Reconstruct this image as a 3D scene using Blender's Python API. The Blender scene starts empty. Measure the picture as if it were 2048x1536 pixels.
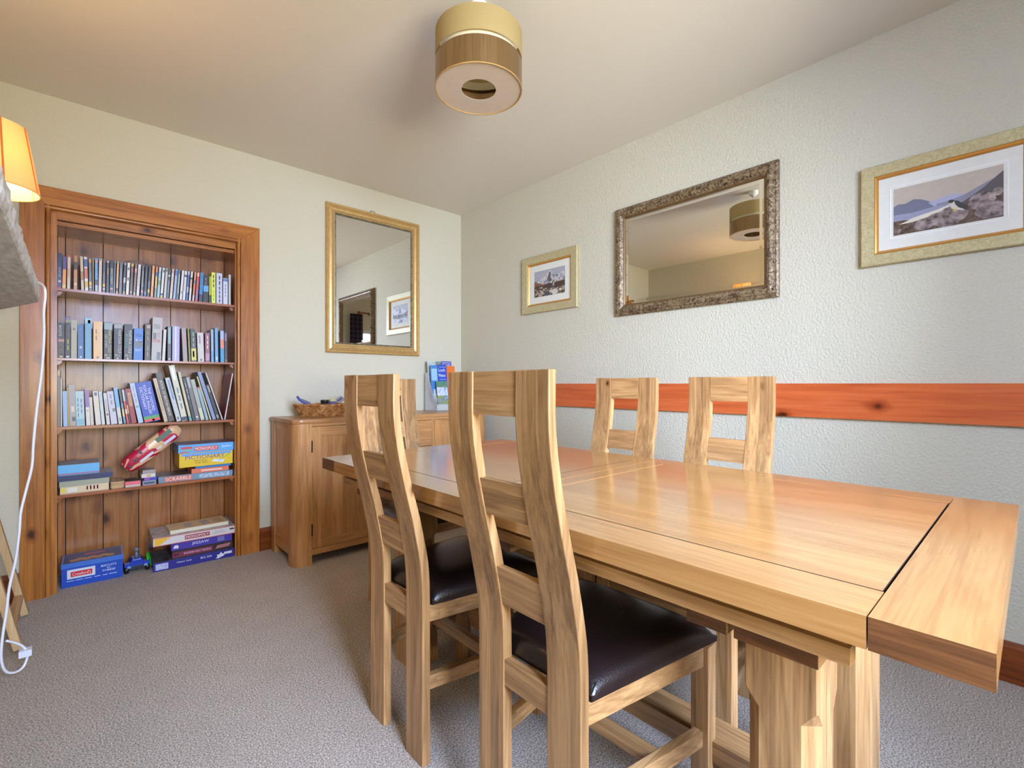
import bpy, bmesh, math, random
from mathutils import Vector, Matrix, noise

random.seed(7)
D = bpy.data
SC = bpy.context.scene
COL = SC.collection
PI = math.pi

# ------------------------------------------------------------------ camera
cam_d = D.cameras.new('camera')
cam_d.sensor_width = 36
cam_d.lens = 963 / 2048 * 36
cam_d.clip_start = .02
cam = D.objects.new('camera', cam_d)
cam.location = (-2.4966, -3.3797, 1.07)
cam.rotation_euler = (PI / 2, 0, math.radians(-42.5))
COL.objects.link(cam)
SC.camera = cam

# ------------------------------------------------------------------ exposure, sky, light
SC.view_settings.view_transform = 'Standard'
SC.view_settings.look = 'None'
SC.view_settings.gamma = 1
SC.view_settings.use_curve_mapping = False
SC.view_settings.exposure = -.47
SC.cycles.use_denoising = True
SC.cycles.max_bounces = 10
SC.cycles.diffuse_bounces = 6
SC.cycles.sample_clamp_indirect = 6

world = D.worlds.new('sky')
SC.world = world
world.use_nodes = True
wn = world.node_tree
bg = wn.nodes['Background']
tc = wn.nodes.new('ShaderNodeTexCoord')
sep = wn.nodes.new('ShaderNodeSeparateXYZ')
rampw = wn.nodes.new('ShaderNodeValToRGB')
wn.links.new(tc.outputs['Generated'], sep.inputs[0])
wn.links.new(sep.outputs['Z'], rampw.inputs[0])
rampw.color_ramp.elements[0].position = 0.0
rampw.color_ramp.elements[0].color = (.16, .19, .07, 1)
rampw.color_ramp.elements[1].position = .03
rampw.color_ramp.elements[1].color = (.72, .84, 1, 1)
wn.links.new(rampw.outputs[0], bg.inputs[0])
bg.inputs[1].default_value = 1.6


def area(name, loc, tgt, sx, sy, power, color, spread=180):
    l = D.lights.new(name, 'AREA')
    l.shape = 'RECTANGLE'
    l.size, l.size_y = sx, sy
    l.energy = power
    l.color = color
    l.spread = math.radians(spread)
    o = D.objects.new(name, l)
    o.location = loc
    o.rotation_euler = (Vector(tgt) - Vector(loc)).to_track_quat('-Z', 'Y').to_euler()
    COL.objects.link(o)
    return o


# daylight through the window in the near wall: sky from above, garden from below
area('sky_light', (-1.85, -4.84, 1.78), (-.2, -2.5, .2), 1.5, .95, 345, (.50, .65, 1), 120)
area('garden_light', (-2.0, -4.8, .9), (-1.3, -2.4, 2.5), 1.3, .7, 220, (1, .93, .62))
lamp_l = D.lights.new('mantel_lamp_bulb', 'POINT')
lamp_l.energy = 13
lamp_l.color = (1, .66, .34)
lamp_l.shadow_soft_size = .04
lamp_o = D.objects.new('mantel_lamp_bulb', lamp_l)
lamp_o.location = (-2.67, -1.32, 1.74)
COL.objects.link(lamp_o)


# ------------------------------------------------------------------ material helpers
def lin(c):
    return tuple(((v / 255) / 12.92 if v / 255 <= .04045 else ((v / 255 + .055) / 1.055) ** 2.4) for v in c) + (1,)


def newmat(name):
    m = D.materials.new(name)
    m.use_nodes = True
    nt = m.node_tree
    return m, nt, nt.nodes['Principled BSDF']


def nd(nt, t, **k):
    n = nt.nodes.new(t)
    for a, v in k.items():
        if a.startswith('i_'):
            n.inputs[int(a[2:]) if a[2:].isdigit() else a[2:]].default_value = v
        else:
            setattr(n, a, v)
    return n


def ln(nt, a, b):
    nt.links.new(a, b)


_plain = {}


def plain(c, rough=.45, metal=0.0, spec=.5, var=0.0):
    key = (tuple(c), rough, metal, spec, var)
    if key in _plain:
        return _plain[key]
    m, nt, b = newmat('paint_%d_%d_%d' % tuple(c))
    base = lin(c)
    b.inputs['Roughness'].default_value = rough
    b.inputs['Metallic'].default_value = metal
    b.inputs['Specular IOR Level'].default_value = spec
    t = nd(nt, 'ShaderNodeTexCoord')
    n = nd(nt, 'ShaderNodeTexNoise', i_Scale=35.0, i_Detail=3.0)
    ln(nt, t.outputs['Object'], n.inputs['Vector'])
    v = var or .06
    r = nd(nt, 'ShaderNodeMapRange')
    r.inputs['To Min'].default_value = 1 - v
    r.inputs['To Max'].default_value = 1 + v
    ln(nt, n.outputs['Fac'], r.inputs['Value'])
    mx = nd(nt, 'ShaderNodeMix', data_type='RGBA', blend_type='MULTIPLY')
    mx.inputs[0].default_value = 1
    mx.inputs[6].default_value = base
    ln(nt, r.outputs[0], mx.inputs[7])
    ln(nt, mx.outputs[2], b.inputs['Base Color'])
    _plain[key] = m
    return m


def print_mat(name, cols, scale, rough=.4, detail=3):
    """A mottled printed surface: a few colours laid out by noise."""
    m, nt, b = newmat(name)
    t = nd(nt, 'ShaderNodeTexCoord')
    n = nd(nt, 'ShaderNodeTexNoise', i_Scale=scale, i_Detail=float(detail))
    ln(nt, t.outputs['Object'], n.inputs['Vector'])
    r = nd(nt, 'ShaderNodeValToRGB')
    e = r.color_ramp.elements
    k = len(cols)
    for i, c in enumerate(cols):
        p = .3 + .4 * i / max(1, k - 1)
        el = e[i] if i < 2 else e.new(p)
        el.position = p
        el.color = lin(c)
    ln(nt, n.outputs['Fac'], r.inputs[0])
    ln(nt, r.outputs[0], b.inputs['Base Color'])
    b.inputs['Roughness'].default_value = rough
    return m


def wood(name, c0, c1, c2, axis, stave=0.0, rough=.42, knots=0.0, grain=1.0, rnd=.16, coat=0.0, stave_axis=None, kscale=5.0):
    m, nt, b = newmat(name)
    t = nd(nt, 'ShaderNodeTexCoord')
    oi = nd(nt, 'ShaderNodeObjectInfo')
    off = nd(nt, 'ShaderNodeVectorMath', operation='SCALE')
    off.inputs[0].default_value = (7.3, 11.1, 5.7)
    ln(nt, oi.outputs['Random'], off.inputs['Scale'])
    add = nd(nt, 'ShaderNodeVectorMath', operation='ADD')
    ln(nt, t.outputs['Object'], add.inputs[0])
    ln(nt, off.outputs[0], add.inputs[1])
    vec = add.outputs[0]
    val = None
    if stave:
        sx = nd(nt, 'ShaderNodeSeparateXYZ')
        ln(nt, t.outputs['Object'], sx.inputs[0])
        ax = stave_axis if stave_axis is not None else (0 if axis != 0 else 1)
        dv = nd(nt, 'ShaderNodeMath', operation='DIVIDE')
        dv.inputs[1].default_value = stave
        ln(nt, sx.outputs[ax], dv.inputs[0])
        ad = nd(nt, 'ShaderNodeMath', operation='ADD')
        ln(nt, dv.outputs[0], ad.inputs[0])
        ln(nt, oi.outputs['Random'], ad.inputs[1])
        fl = nd(nt, 'ShaderNodeMath', operation='FLOOR')
        ln(nt, ad.outputs[0], fl.inputs[0])
        ad2 = nd(nt, 'ShaderNodeMath', operation='ADD')
        ln(nt, fl.outputs[0], ad2.inputs[0])
        ml = nd(nt, 'ShaderNodeMath', operation='MULTIPLY')
        ml.inputs[1].default_value = 37.7
        ln(nt, oi.outputs['Random'], ml.inputs[0])
        ln(nt, ml.outputs[0], ad2.inputs[1])
        wnz = nd(nt, 'ShaderNodeTexWhiteNoise', noise_dimensions='1D')
        ln(nt, ad2.outputs[0], wnz.inputs['W'])
        val = wnz.outputs['Value']
        # shift grain per stave
        sc2 = nd(nt, 'ShaderNodeVectorMath', operation='SCALE')
        sc2.inputs[0].default_value = (3.1, 4.7, 2.9)
        ln(nt, val, sc2.inputs['Scale'])
        a3 = nd(nt, 'ShaderNodeVectorMath', operation='ADD')
        ln(nt, vec, a3.inputs[0])
        ln(nt, sc2.outputs[0], a3.inputs[1])
        vec = a3.outputs[0]
    mp = nd(nt, 'ShaderNodeMapping')
    s = [11.0 * grain] * 3
    s[axis] = 0.9 * grain
    mp.inputs['Scale'].default_value = s
    ln(nt, vec, mp.inputs['Vector'])
    n1 = nd(nt, 'ShaderNodeTexNoise', i_Scale=1.6, i_Detail=5.0, i_Distortion=.6)
    ln(nt, mp.outputs[0], n1.inputs['Vector'])
    # growth rings: fold the noise
    rg = nd(nt, 'ShaderNodeMath', operation='MULTIPLY')
    rg.inputs[1].default_value = 9.0
    ln(nt, n1.outputs['Fac'], rg.inputs[0])
    fr = nd(nt, 'ShaderNodeMath', operation='PINGPONG')
    fr.inputs[1].default_value = 1.0
    ln(nt, rg.outputs[0], fr.inputs[0])
    mp2 = nd(nt, 'ShaderNodeMapping')
    s = [160.0 * grain] * 3
    s[axis] = 5.0 * grain
    mp2.inputs['Scale'].default_value = s
    ln(nt, vec, mp2.inputs['Vector'])
    n2 = nd(nt, 'ShaderNodeTexNoise', i_Scale=1.0, i_Detail=5.0, i_Roughness=.6)
    ln(nt, mp2.outputs[0], n2.inputs['Vector'])
    m1 = nd(nt, 'ShaderNodeMath', operation='MULTIPLY')
    m1.inputs[1].default_value = .13
    ln(nt, fr.outputs[0], m1.inputs[0])
    m2 = nd(nt, 'ShaderNodeMath', operation='MULTIPLY_ADD')
    m2.inputs[1].default_value = .42
    ln(nt, n2.outputs['Fac'], m2.inputs[0])
    ln(nt, m1.outputs[0], m2.inputs[2])
    m3 = nd(nt, 'ShaderNodeMath', operation='MULTIPLY_ADD')
    m3.inputs[1].default_value = .24
    ln(nt, n1.outputs['Fac'], m3.inputs[0])
    ln(nt, m2.outputs[0], m3.inputs[2])
    ramp = nd(nt, 'ShaderNodeValToRGB')
    e = ramp.color_ramp.elements
    e[0].position, e[0].color = .20, lin(c0)
    e[1].position, e[1].color = .62, lin(c2)
    mid = e.new(.40)
    mid.color = lin(c1)
    ln(nt, m3.outputs[0], ramp.inputs[0])
    colr = ramp.outputs[0]
    # piece to piece tone
    tone = nd(nt, 'ShaderNodeMapRange')
    tone.inputs['To Min'].default_value = 1 - rnd
    tone.inputs['To Max'].default_value = 1 + rnd
    if val is not None:
        ln(nt, val, tone.inputs['Value'])
    else:
        ln(nt, oi.outputs['Random'], tone.inputs['Value'])
    mx = nd(nt, 'ShaderNodeMix', data_type='RGBA', blend_type='MULTIPLY')
    mx.inputs[0].default_value = 1
    ln(nt, colr, mx.inputs[6])
    ln(nt, tone.outputs[0], mx.inputs[7])
    colr = mx.outputs[2]
    if knots:
        mp3 = nd(nt, 'ShaderNodeMapping')
        s = [kscale] * 3
        s[axis] = kscale * .62
        mp3.inputs['Scale'].default_value = s
        ln(nt, vec, mp3.inputs['Vector'])
        dn = nd(nt, 'ShaderNodeTexNoise', i_Scale=4.0)
        ln(nt, mp3.outputs[0], dn.inputs['Vector'])
        dsub = nd(nt, 'ShaderNodeVectorMath', operation='SCALE')
        dsub.inputs['Scale'].default_value = .12
        ln(nt, dn.outputs['Color'], dsub.inputs[0])
        da = nd(nt, 'ShaderNodeVectorMath', operation='ADD')
        ln(nt, mp3.outputs[0], da.inputs[0])
        ln(nt, dsub.outputs[0], da.inputs[1])
        vo = nd(nt, 'ShaderNodeTexVoronoi', i_Scale=1.0)
        ln(nt, da.outputs[0], vo.inputs['Vector'])
        kr = nd(nt, 'ShaderNodeValToRGB')
        ke = kr.color_ramp.elements
        ke[0].position, ke[0].color = knots * .6, (.13, .10, .09, 1)
        ke[1].position, ke[1].color = knots * 2.3, (1, 1, 1, 1)
        kk = ke.new(knots * 1.15)
        kk.color = (.62, .50, .42, 1)
        ln(nt, vo.outputs['Distance'], kr.inputs[0])
        mk = nd(nt, 'ShaderNodeMix', data_type='RGBA', blend_type='MULTIPLY')
        mk.inputs[0].default_value = 1
        ln(nt, colr, mk.inputs[6])
        ln(nt, kr.outputs[0], mk.inputs[7])
        colr = mk.outputs[2]
    ln(nt, colr, b.inputs['Base Color'])
    b.inputs['Roughness'].default_value = rough
    b.inputs['Specular IOR Level'].default_value = .45
    if coat:
        b.inputs['Coat Weight'].default_value = coat
        b.inputs['Coat Roughness'].default_value = .14
    bp = nd(nt, 'ShaderNodeBump', i_Strength=.12, i_Distance=.001)
    ln(nt, n2.outputs['Fac'], bp.inputs['Height'])
    ln(nt, bp.outputs[0], b.inputs['Normal'])
    return m


OAKC = ((110, 76, 44), (168, 126, 80), (206, 164, 112))
OAK = [wood('oak_%s' % 'xyz'[a], *OAKC, a, stave=.034, rough=.38, rnd=.13) for a in range(3)]
OAKZ_V = wood('oak_upright_staves', *OAKC, 2, stave=.031, stave_axis=1, rough=.36, rnd=.26, knots=.06, kscale=9)
OAK_END = wood('oak_end_grain', (70, 42, 20), (106, 66, 34), (134, 88, 50), 1, rough=.45, grain=2.2, rnd=.1)
TOPC = ((150, 100, 52), (176, 126, 70), (192, 144, 88))
TOP_Y = wood('table_oak_long', *TOPC, 1, stave=.095, stave_axis=0, rough=.22, rnd=.04, coat=.9)
TOP_X = wood('table_oak_cross', *TOPC, 0, stave=.07, stave_axis=1, rough=.24, rnd=.07, coat=.8)
SBC = ((150, 98, 52), (182, 130, 78), (204, 154, 100))
SB = [wood('sideboard_oak_%s' % 'xyz'[a], *SBC, a, stave=.06, rough=.3, rnd=.08) for a in range(3)]
PINEC = ((118, 64, 16), (170, 104, 40), (194, 134, 62))
PINE = [wood('varnished_pine_%s' % 'xyz'[a], *PINEC, a, rough=.3, knots=.11, rnd=.06, grain=.8, coat=.3, kscale=8) for a in range(3)]
PINE_BACK = wood('varnished_pine_boards', (110, 60, 22), (160, 100, 46), (186, 130, 72), 2, rough=.34, knots=.15, rnd=.16, grain=.8, coat=.15, kscale=8)
DADO = wood('orange_pine', (166, 68, 30), (200, 96, 50), (212, 114, 64), 1, rough=.3, knots=.1, rnd=.04, grain=.6, kscale=6)
SKIRT = [wood('skirting_pine_%s' % 'xyz'[a], (86, 34, 8), (122, 58, 18), (146, 78, 28), a, rough=.3, rnd=.06) for a in range(3)]
SHELFM = wood('shelf_pine', (118, 56, 24), (160, 90, 46), (184, 118, 70), 0, rough=.3, rnd=.08, coat=.3)
PALEWOOD = [wood('pale_beech_%s' % 'xyz'[a], (160, 122, 78), (196, 160, 112), (214, 184, 140), a, rough=.45, rnd=.08) for a in range(3)]
WHITE = plain((232, 230, 222), .5)
BLACKM = plain((28, 26, 26), .35)


def wall_mat(name, c, scale, strength, dist, var):
    m, nt, b = newmat(name)
    t = nd(nt, 'ShaderNodeTexCoord')
    n = nd(nt, 'ShaderNodeTexNoise', i_Scale=scale, i_Detail=4.0, i_Roughness=.6)
    ln(nt, t.outputs['Object'], n.inputs['Vector'])
    r = nd(nt, 'ShaderNodeMapRange')
    r.inputs['From Min'].default_value = .35
    r.inputs['From Max'].default_value = .65
    r.inputs['To Min'].default_value = 1 - var
    r.inputs['To Max'].default_value = 1
    ln(nt, n.outputs['Fac'], r.inputs['Value'])
    mx = nd(nt, 'ShaderNodeMix', data_type='RGBA', blend_type='MULTIPLY')
    mx.inputs[0].default_value = 1
    mx.inputs[6].default_value = lin(c)
    ln(nt, r.outputs[0], mx.inputs[7])
    ln(nt, mx.outputs[2], b.inputs['Base Color'])
    b.inputs['Roughness'].default_value = .7
    b.inputs['Specular IOR Level'].default_value = .3
    bp = nd(nt, 'ShaderNodeBump', i_Strength=strength, i_Distance=dist)
    ln(nt, n.outputs['Fac'], bp.inputs['Height'])
    ln(nt, bp.outputs[0], b.inputs['Normal'])
    return m


WALLM = wall_mat('woodchip_paper', (208, 202, 180), 92, .85, .006, .05)
WALLB = wall_mat('embossed_paper', (206, 200, 178), 60, .28, .004, .03)
CEILM = wall_mat('ceiling_paint', (222, 215, 202), 20, .04, .002, .01)


def carpet_mat():
    m, nt, b = newmat('flecked_carpet')
    t = nd(nt, 'ShaderNodeTexCoord')
    n = nd(nt, 'ShaderNodeTexNoise', i_Scale=205.0, i_Detail=5.0, i_Roughness=.85)
    ln(nt, t.outputs['Object'], n.inputs['Vector'])
    r = nd(nt, 'ShaderNodeValToRGB')
    e = r.color_ramp.elements
    e[0].position, e[0].color = .38, lin((84, 75, 68))
    e[1].position, e[1].color = .62, lin((234, 224, 208))
    x = e.new(.5)
    x.color = lin((172, 159, 146))
    ln(nt, n.outputs['Fac'], r.inputs[0])
    n2 = nd(nt, 'ShaderNodeTexNoise', i_Scale=9.0, i_Detail=3.0)
    ln(nt, t.outputs['Object'], n2.inputs['Vector'])
    mr = nd(nt, 'ShaderNodeMapRange')
    mr.inputs['To Min'].default_value = .9
    mr.inputs['To Max'].default_value = 1.1
    ln(nt, n2.outputs['Fac'], mr.inputs['Value'])
    mx = nd(nt, 'ShaderNodeMix', data_type='RGBA', blend_type='MULTIPLY')
    mx.inputs[0].default_value = 1
    ln(nt, r.outputs[0], mx.inputs[6])
    ln(nt, mr.outputs[0], mx.inputs[7])
    ln(nt, mx.outputs[2], b.inputs['Base Color'])
    b.inputs['Roughness'].default_value = .95
    b.inputs['Specular IOR Level'].default_value = .1
    bp = nd(nt, 'ShaderNodeBump', i_Strength=.35, i_Distance=.005)
    ln(nt, n.outputs['Fac'], bp.inputs['Height'])
    ln(nt, bp.outputs[0], b.inputs['Normal'])
    return m


CARPET = carpet_mat()


def leather():
    m, nt, b = newmat('dark_brown_leather')
    t = nd(nt, 'ShaderNodeTexCoord')
    n = nd(nt, 'ShaderNodeTexVoronoi', i_Scale=260.0)
    ln(nt, t.outputs['Object'], n.inputs['Vector'])
    b.inputs['Base Color'].default_value = lin((34, 23, 22))
    b.inputs['Roughness'].default_value = .3
    b.inputs['Specular IOR Level'].default_value = .6
    bp = nd(nt, 'ShaderNodeBump', i_Strength=.22, i_Distance=.0015)
    ln(nt, n.outputs['Distance'], bp.inputs['Height'])
    ln(nt, bp.outputs[0], b.inputs['Normal'])
    return m


LEATHER = leather()


def mirror_mat():
    m, nt, b = newmat('mirror_glass')
    b.inputs['Base Color'].default_value = (.86, .87, .85, 1)
    b.inputs['Metallic'].default_value = 1
    b.inputs['Roughness'].default_value = .01
    return m


MIRROR = mirror_mat()


def metal_noise(name, c0, c1, scale, rough, metal, bump, stretch=None):
    m, nt, b = newmat(name)
    t = nd(nt, 'ShaderNodeTexCoord')
    n = nd(nt, 'ShaderNodeTexNoise', i_Scale=scale, i_Detail=5.0, i_Distortion=1.6)
    if stretch:
        mp = nd(nt, 'ShaderNodeMapping')
        mp.inputs['Scale'].default_value = stretch
        ln(nt, t.outputs['Object'], mp.inputs['Vector'])
        ln(nt, mp.outputs[0], n.inputs['Vector'])
    else:
        ln(nt, t.outputs['Object'], n.inputs['Vector'])
    r = nd(nt, 'ShaderNodeValToRGB')
    e = r.color_ramp.elements
    e[0].position, e[0].color = .38, lin(c0)
    e[1].position, e[1].color = .62, lin(c1)
    ln(nt, n.outputs['Fac'], r.inputs[0])
    ln(nt, r.outputs[0], b.inputs['Base Color'])
    b.inputs['Roughness'].default_value = rough
    b.inputs['Metallic'].default_value = metal
    bp = nd(nt, 'ShaderNodeBump', i_Strength=bump, i_Distance=.004)
    ln(nt, n.outputs['Fac'], bp.inputs['Height'])
    ln(nt, bp.outputs[0], b.inputs['Normal'])
    return m


GILT = metal_noise('gilt', (196, 158, 98), (206, 170, 110), 25, .33, .45, .0)
GILT_DARK = metal_noise('dull_gilt_edge', (104, 96, 80), (150, 138, 108), 30, .4, .5, .1)
ANTIQUE = metal_noise('antique_carved_frame', (84, 62, 40), (158, 136, 104), 50, .38, .25, .6)
CHAMPAGNE = metal_noise('champagne_frame', (178, 164, 120), (196, 184, 142), 60, .45, .25, .15)
GOLDSLIP = plain((206, 150, 74), .3, .5)
BRASS = metal_noise('brushed_bronze', (144, 116, 80), (158, 130, 94), 60, .3, .85, .03, (1, 1, .02))
STEEL = plain((60, 58, 56), .4, .8)


def glass_pane():
    m, nt, b = newmat('window_glass')
    out = nt.nodes['Material Output']
    tr = nd(nt, 'ShaderNodeBsdfTransparent')
    gl = nd(nt, 'ShaderNodeBsdfGlossy', i_Roughness=.02)
    fr = nd(nt, 'ShaderNodeFresnel', i_IOR=1.4)
    mx = nd(nt, 'ShaderNodeMixShader')
    ln(nt, fr.outputs[0], mx.inputs[0])
    ln(nt, tr.outputs[0], mx.inputs[1])
    ln(nt, gl.outputs[0], mx.inputs[2])
    ln(nt, mx.outputs[0], out.inputs[0])
    return m


GLASS = glass_pane()


# ------------------------------------------------------------------ geometry helpers
def bx(bm, x0, x1, y0, y1, z0, z1, mi=0):
    vs = [bm.verts.new(p) for p in ((x0, y0, z0), (x1, y0, z0), (x1, y1, z0), (x0, y1, z0), (x0, y0, z1), (x1, y0, z1), (x1, y1, z1), (x0, y1, z1))]
    fs = []
    for q in ((3, 2, 1, 0), (4, 5, 6, 7), (0, 1, 5, 4), (1, 2, 6, 5), (2, 3, 7, 6), (3, 0, 4, 7)):
        f = bm.faces.new([vs[i] for i in q])
        f.material_index = mi
        fs.append(f)
    return fs


def bev(bm, w, seg=2):
    ed = [e for e in bm.edges if len(e.link_faces) == 2 and e.calc_face_angle(0) > .6]
    bmesh.ops.bevel(bm, geom=ed, offset=w, segments=seg, affect='EDGES', profile=.6, clamp_overlap=True)


def box(x0, x1, y0, y1, z0, z1, b=.002, seg=2):
    bm = bmesh.new()
    bx(bm, x0, x1, y0, y1, z0, z1)
    if b:
        bev(bm, b, seg)
    return bm


def hexa(p, b=.002):
    """A bar from eight corners: four of one end, four of the other."""
    bm = bmesh.new()
    vs = [bm.verts.new(q) for q in p]
    for q in ((3, 2, 1, 0), (4, 5, 6, 7), (0, 1, 5, 4), (1, 2, 6, 5), (2, 3, 7, 6), (3, 0, 4, 7)):
        bm.faces.new([vs[i] for i in q])
    bmesh.ops.recalc_face_normals(bm, faces=bm.faces)
    if b:
        bev(bm, b)
    return bm


def bar(a, c, w, h, b=.002, up=(0, 0, 1)):
    """A straight rectangular bar between two points."""
    a, c = Vector(a), Vector(c)
    d = (c - a).normalized()
    s = d.cross(Vector(up)).normalized() * (w / 2)
    u = s.cross(d).normalized() * (h / 2)
    return hexa([a - s - u, a + s - u, a + s + u, a - s + u, c - s - u, c + s - u, c + s + u, c - s + u], b)


def prism(pts, z0, z1, b=0, axis='z'):
    bm = bmesh.new()

    def P(p, z):
        return {'z': (p[0], p[1], z), 'x': (z, p[0], p[1]), 'y': (p[0], z, p[1])}[axis]
    lo = [bm.verts.new(P(p, z0)) for p in pts]
    hi = [bm.verts.new(P(p, z1)) for p in pts]
    n = len(pts)
    bm.faces.new(lo[::-1])
    bm.faces.new(hi)
    for i in range(n):
        bm.faces.new((lo[i], lo[(i + 1) % n], hi[(i + 1) % n], hi[i]))
    bmesh.ops.recalc_face_normals(bm, faces=bm.faces)
    if b:
        bev(bm, b)
    return bm


def lathe(prof, n=48, closed=False):
    bm = bmesh.new()
    rings = []
    for r, z in prof:
        rings.append([bm.verts.new((r * math.cos(2 * PI * i / n), r * math.sin(2 * PI * i / n), z)) for i in range(n)])
    for k in range(len(rings) - (0 if closed else 1)):
        a, c = rings[k], rings[(k + 1) % len(rings)]
        for i in range(n):
            bm.faces.new((a[i], a[(i + 1) % n], c[(i + 1) % n], c[i]))
    bmesh.ops.recalc_face_normals(bm, faces=bm.faces)
    return bm


def tube(pts, r, n=8):
    pts = [Vector(p) for p in pts]
    bm = bmesh.new()
    rings = []
    u = None
    for i, p in enumerate(pts):
        d = (pts[min(i + 1, len(pts) - 1)] - pts[max(i - 1, 0)]).normalized()
        if u is None:
            u = d.orthogonal().normalized()
        else:
            u = (u - d * u.dot(d)).normalized()
        v = d.cross(u)
        rings.append([bm.verts.new(p + (u * math.cos(2 * PI * k / n) + v * math.sin(2 * PI * k / n)) * r) for k in range(n)])
    for a, c in zip(rings, rings[1:]):
        for k in range(n):
            bm.faces.new((a[k], a[(k + 1) % n], c[(k + 1) % n], c[k]))
    bm.faces.new(rings[0][::-1])
    bm.faces.new(rings[-1])
    return bm


def smooth_path(pts, sub=6):
    pts = [Vector(p) for p in pts]
    out = []
    for i in range(len(pts) - 1):
        p0, p1, p2, p3 = pts[max(i - 1, 0)], pts[i], pts[i + 1], pts[min(i + 2, len(pts) - 1)]
        for k in range(sub):
            t = k / sub
            out.append(.5 * ((2 * p1) + (p2 - p0) * t + (2 * p0 - 5 * p1 + 4 * p2 - p3) * t * t + (3 * p1 - p0 - 3 * p2 + p3) * t ** 3))
    out.append(pts[-1])
    return out


def frame_sweep(w, h, prof):
    """A mitred picture-frame moulding in the XZ plane, front towards -Y, centred; prof = [(inset from the outer edge, depth forward)]."""
    bm = bmesh.new()
    loops = []
    for i, f in prof:
        a, c = w / 2 - i, h / 2 - i
        loops.append([bm.verts.new((x, -f, z)) for x, z in ((-a, -c), (a, -c), (a, c), (-a, c))])
    for k in range(len(loops) - 1):
        for j in range(4):
            bm.faces.new((loops[k][j], loops[k][(j + 1) % 4], loops[k + 1][(j + 1) % 4], loops[k + 1][j]))
    bmesh.ops.recalc_face_normals(bm, faces=bm.faces)
    return bm


def obj(name, bm, mats, parent=None, smooth=None):
    me = D.meshes.new(name)
    bm.to_mesh(me)
    bm.free()
    for m in (mats if isinstance(mats, (list, tuple)) else [mats]):
        me.materials.append(m)
    if smooth is not None:
        me.polygons.foreach_set('use_smooth', [True] * len(me.polygons))
        if smooth < 3:
            me.set_sharp_from_angle(angle=smooth)
    o = D.objects.new(name, me)
    COL.objects.link(o)
    if parent is not None:
        o.parent = parent
    return o


def tag(o, label, cat, group=None):
    o['label'] = label
    o['category'] = cat
    if group:
        o['group'] = group
    return o


def thing(name, label, cat, loc=(0, 0, 0), rz=0, group=None):
    o = D.objects.new(name, None)
    o.empty_display_size = .05
    o.location = loc
    o.rotation_euler = (0, 0, rz)
    COL.objects.link(o)
    return tag(o, label, cat, group)


def struct(name, bm, m, parent=None, smooth=None):
    o = obj(name, bm, m, parent, smooth)
    if parent is None:
        o['kind'] = 'structure'
    return o


def copy_tree(o, parent=None):
    c = o.copy()
    COL.objects.link(c)
    if parent is not None:
        c.parent = parent
    for ch in list(o.children):
        copy_tree(ch, c)
    return c


_texts = {}


def text_mesh(s):
    if s in _texts:
        return _texts[s]
    cu = D.curves.new('t', 'FONT')
    cu.body = s
    cu.resolution_u = 2
    cu.align_x = 'CENTER'
    o = D.objects.new('t', cu)
    COL.objects.link(o)
    bpy.context.view_layer.update()
    me = D.meshes.new_from_object(o)
    D.objects.remove(o)
    xs = [v.co.x for v in me.vertices]
    ys = [v.co.y for v in me.vertices]
    cx, cy = (min(xs) + max(xs)) / 2, (min(ys) + max(ys)) / 2
    for v in me.vertices:
        v.co.x -= cx
        v.co.y -= cy
    me.materials.clear()
    _texts[s] = (me, max(xs) - min(xs), max(ys) - min(ys))
    return _texts[s]


WORDS = ('AVATAR', "KING'S SPEECH", 'IAN RANKIN', 'MARTINA COLE', 'GET EVEN', 'THE FAMILY', 'BETRAYAL', 'M C', 'ROOTS', 'BONES', 'GRAFT', 'THE TAKE', 'THESAURUS', 'THE OXFORD', 'POPULAR ENGLISH',
         'DICTIONARY', 'BOOK OF BRITISH BIRDS', 'MONOPOLY', 'Junior', 'PICTIONARY', 'Quick Draw', 'Crazy Game', 'SCRABBLE', 'BISCUITS', 'for', 'CHEESE', "Crawford's", 'JIGSAW', 'WOODEN SHUT THE BOX',
         'Classic Style', 'BIG 500', 'The Property', 'Trading Board Game', 'Loch', 'Loch Ness', 'Ness', 'COLE', 'MARTINA')
for _w in WORDS:
    text_mesh(_w)


def text(parent, s, center, xdir, ydir, height, maxw, m, name='lettering'):
    """Flat lettering lying just proud of its surface."""
    me0, w, h = text_mesh(s)
    key = (s, m.name)
    if key not in _texts:
        me = me0.copy()
        me.materials.append(m)
        _texts[key] = me
    o = D.objects.new(name, _texts[key])
    sy = height / h
    sx = min(sy * 1.15, maxw / w)
    xd, yd = Vector(xdir), Vector(ydir)
    zd = xd.cross(yd)
    M = Matrix((xd * sx, yd * sy, zd)).transposed().to_4x4()
    M.translation = Vector(center) + zd * .0006
    COL.objects.link(o)
    o.parent = parent
    o.matrix_local = M
    return o


# ------------------------------------------------------------------ room
H = 2.53
XL, YN = -3.0, -4.5
bm = bmesh.new()
bx(bm, XL - .1, .1, YN - .1, .45, -.1, 0)
struct('floor', bm, CARPET)
bm = bmesh.new()
bx(bm, XL - .1, .1, YN - .1, .45, H, H + .1)
struct('ceiling', bm, CEILM)
CX0, CX1, CZT = -2.55, -1.738, 1.925
bm = bmesh.new()
bx(bm, XL - .1, CX0 - .036, 0, .45, 0, H)
bx(bm, CX1 + .02, .1, 0, .45, 0, H)
bx(bm, CX0 - .036, CX1 + .02, 0, .45, 1.976, H)
bx(bm, CX0 - .036, CX1 + .02, .36, .45, 0, 1.976)
struct('wall_back', bm, WALLB)
bm = bmesh.new()
bx(bm, 0, .1, YN - .1, 0, 0, H)
struct('wall_right', bm, WALLM)
bm = bmesh.new()
bx(bm, XL - .1, XL, YN - .1, 0, 0, H)
struct('wall_left', bm, WALLM)
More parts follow.
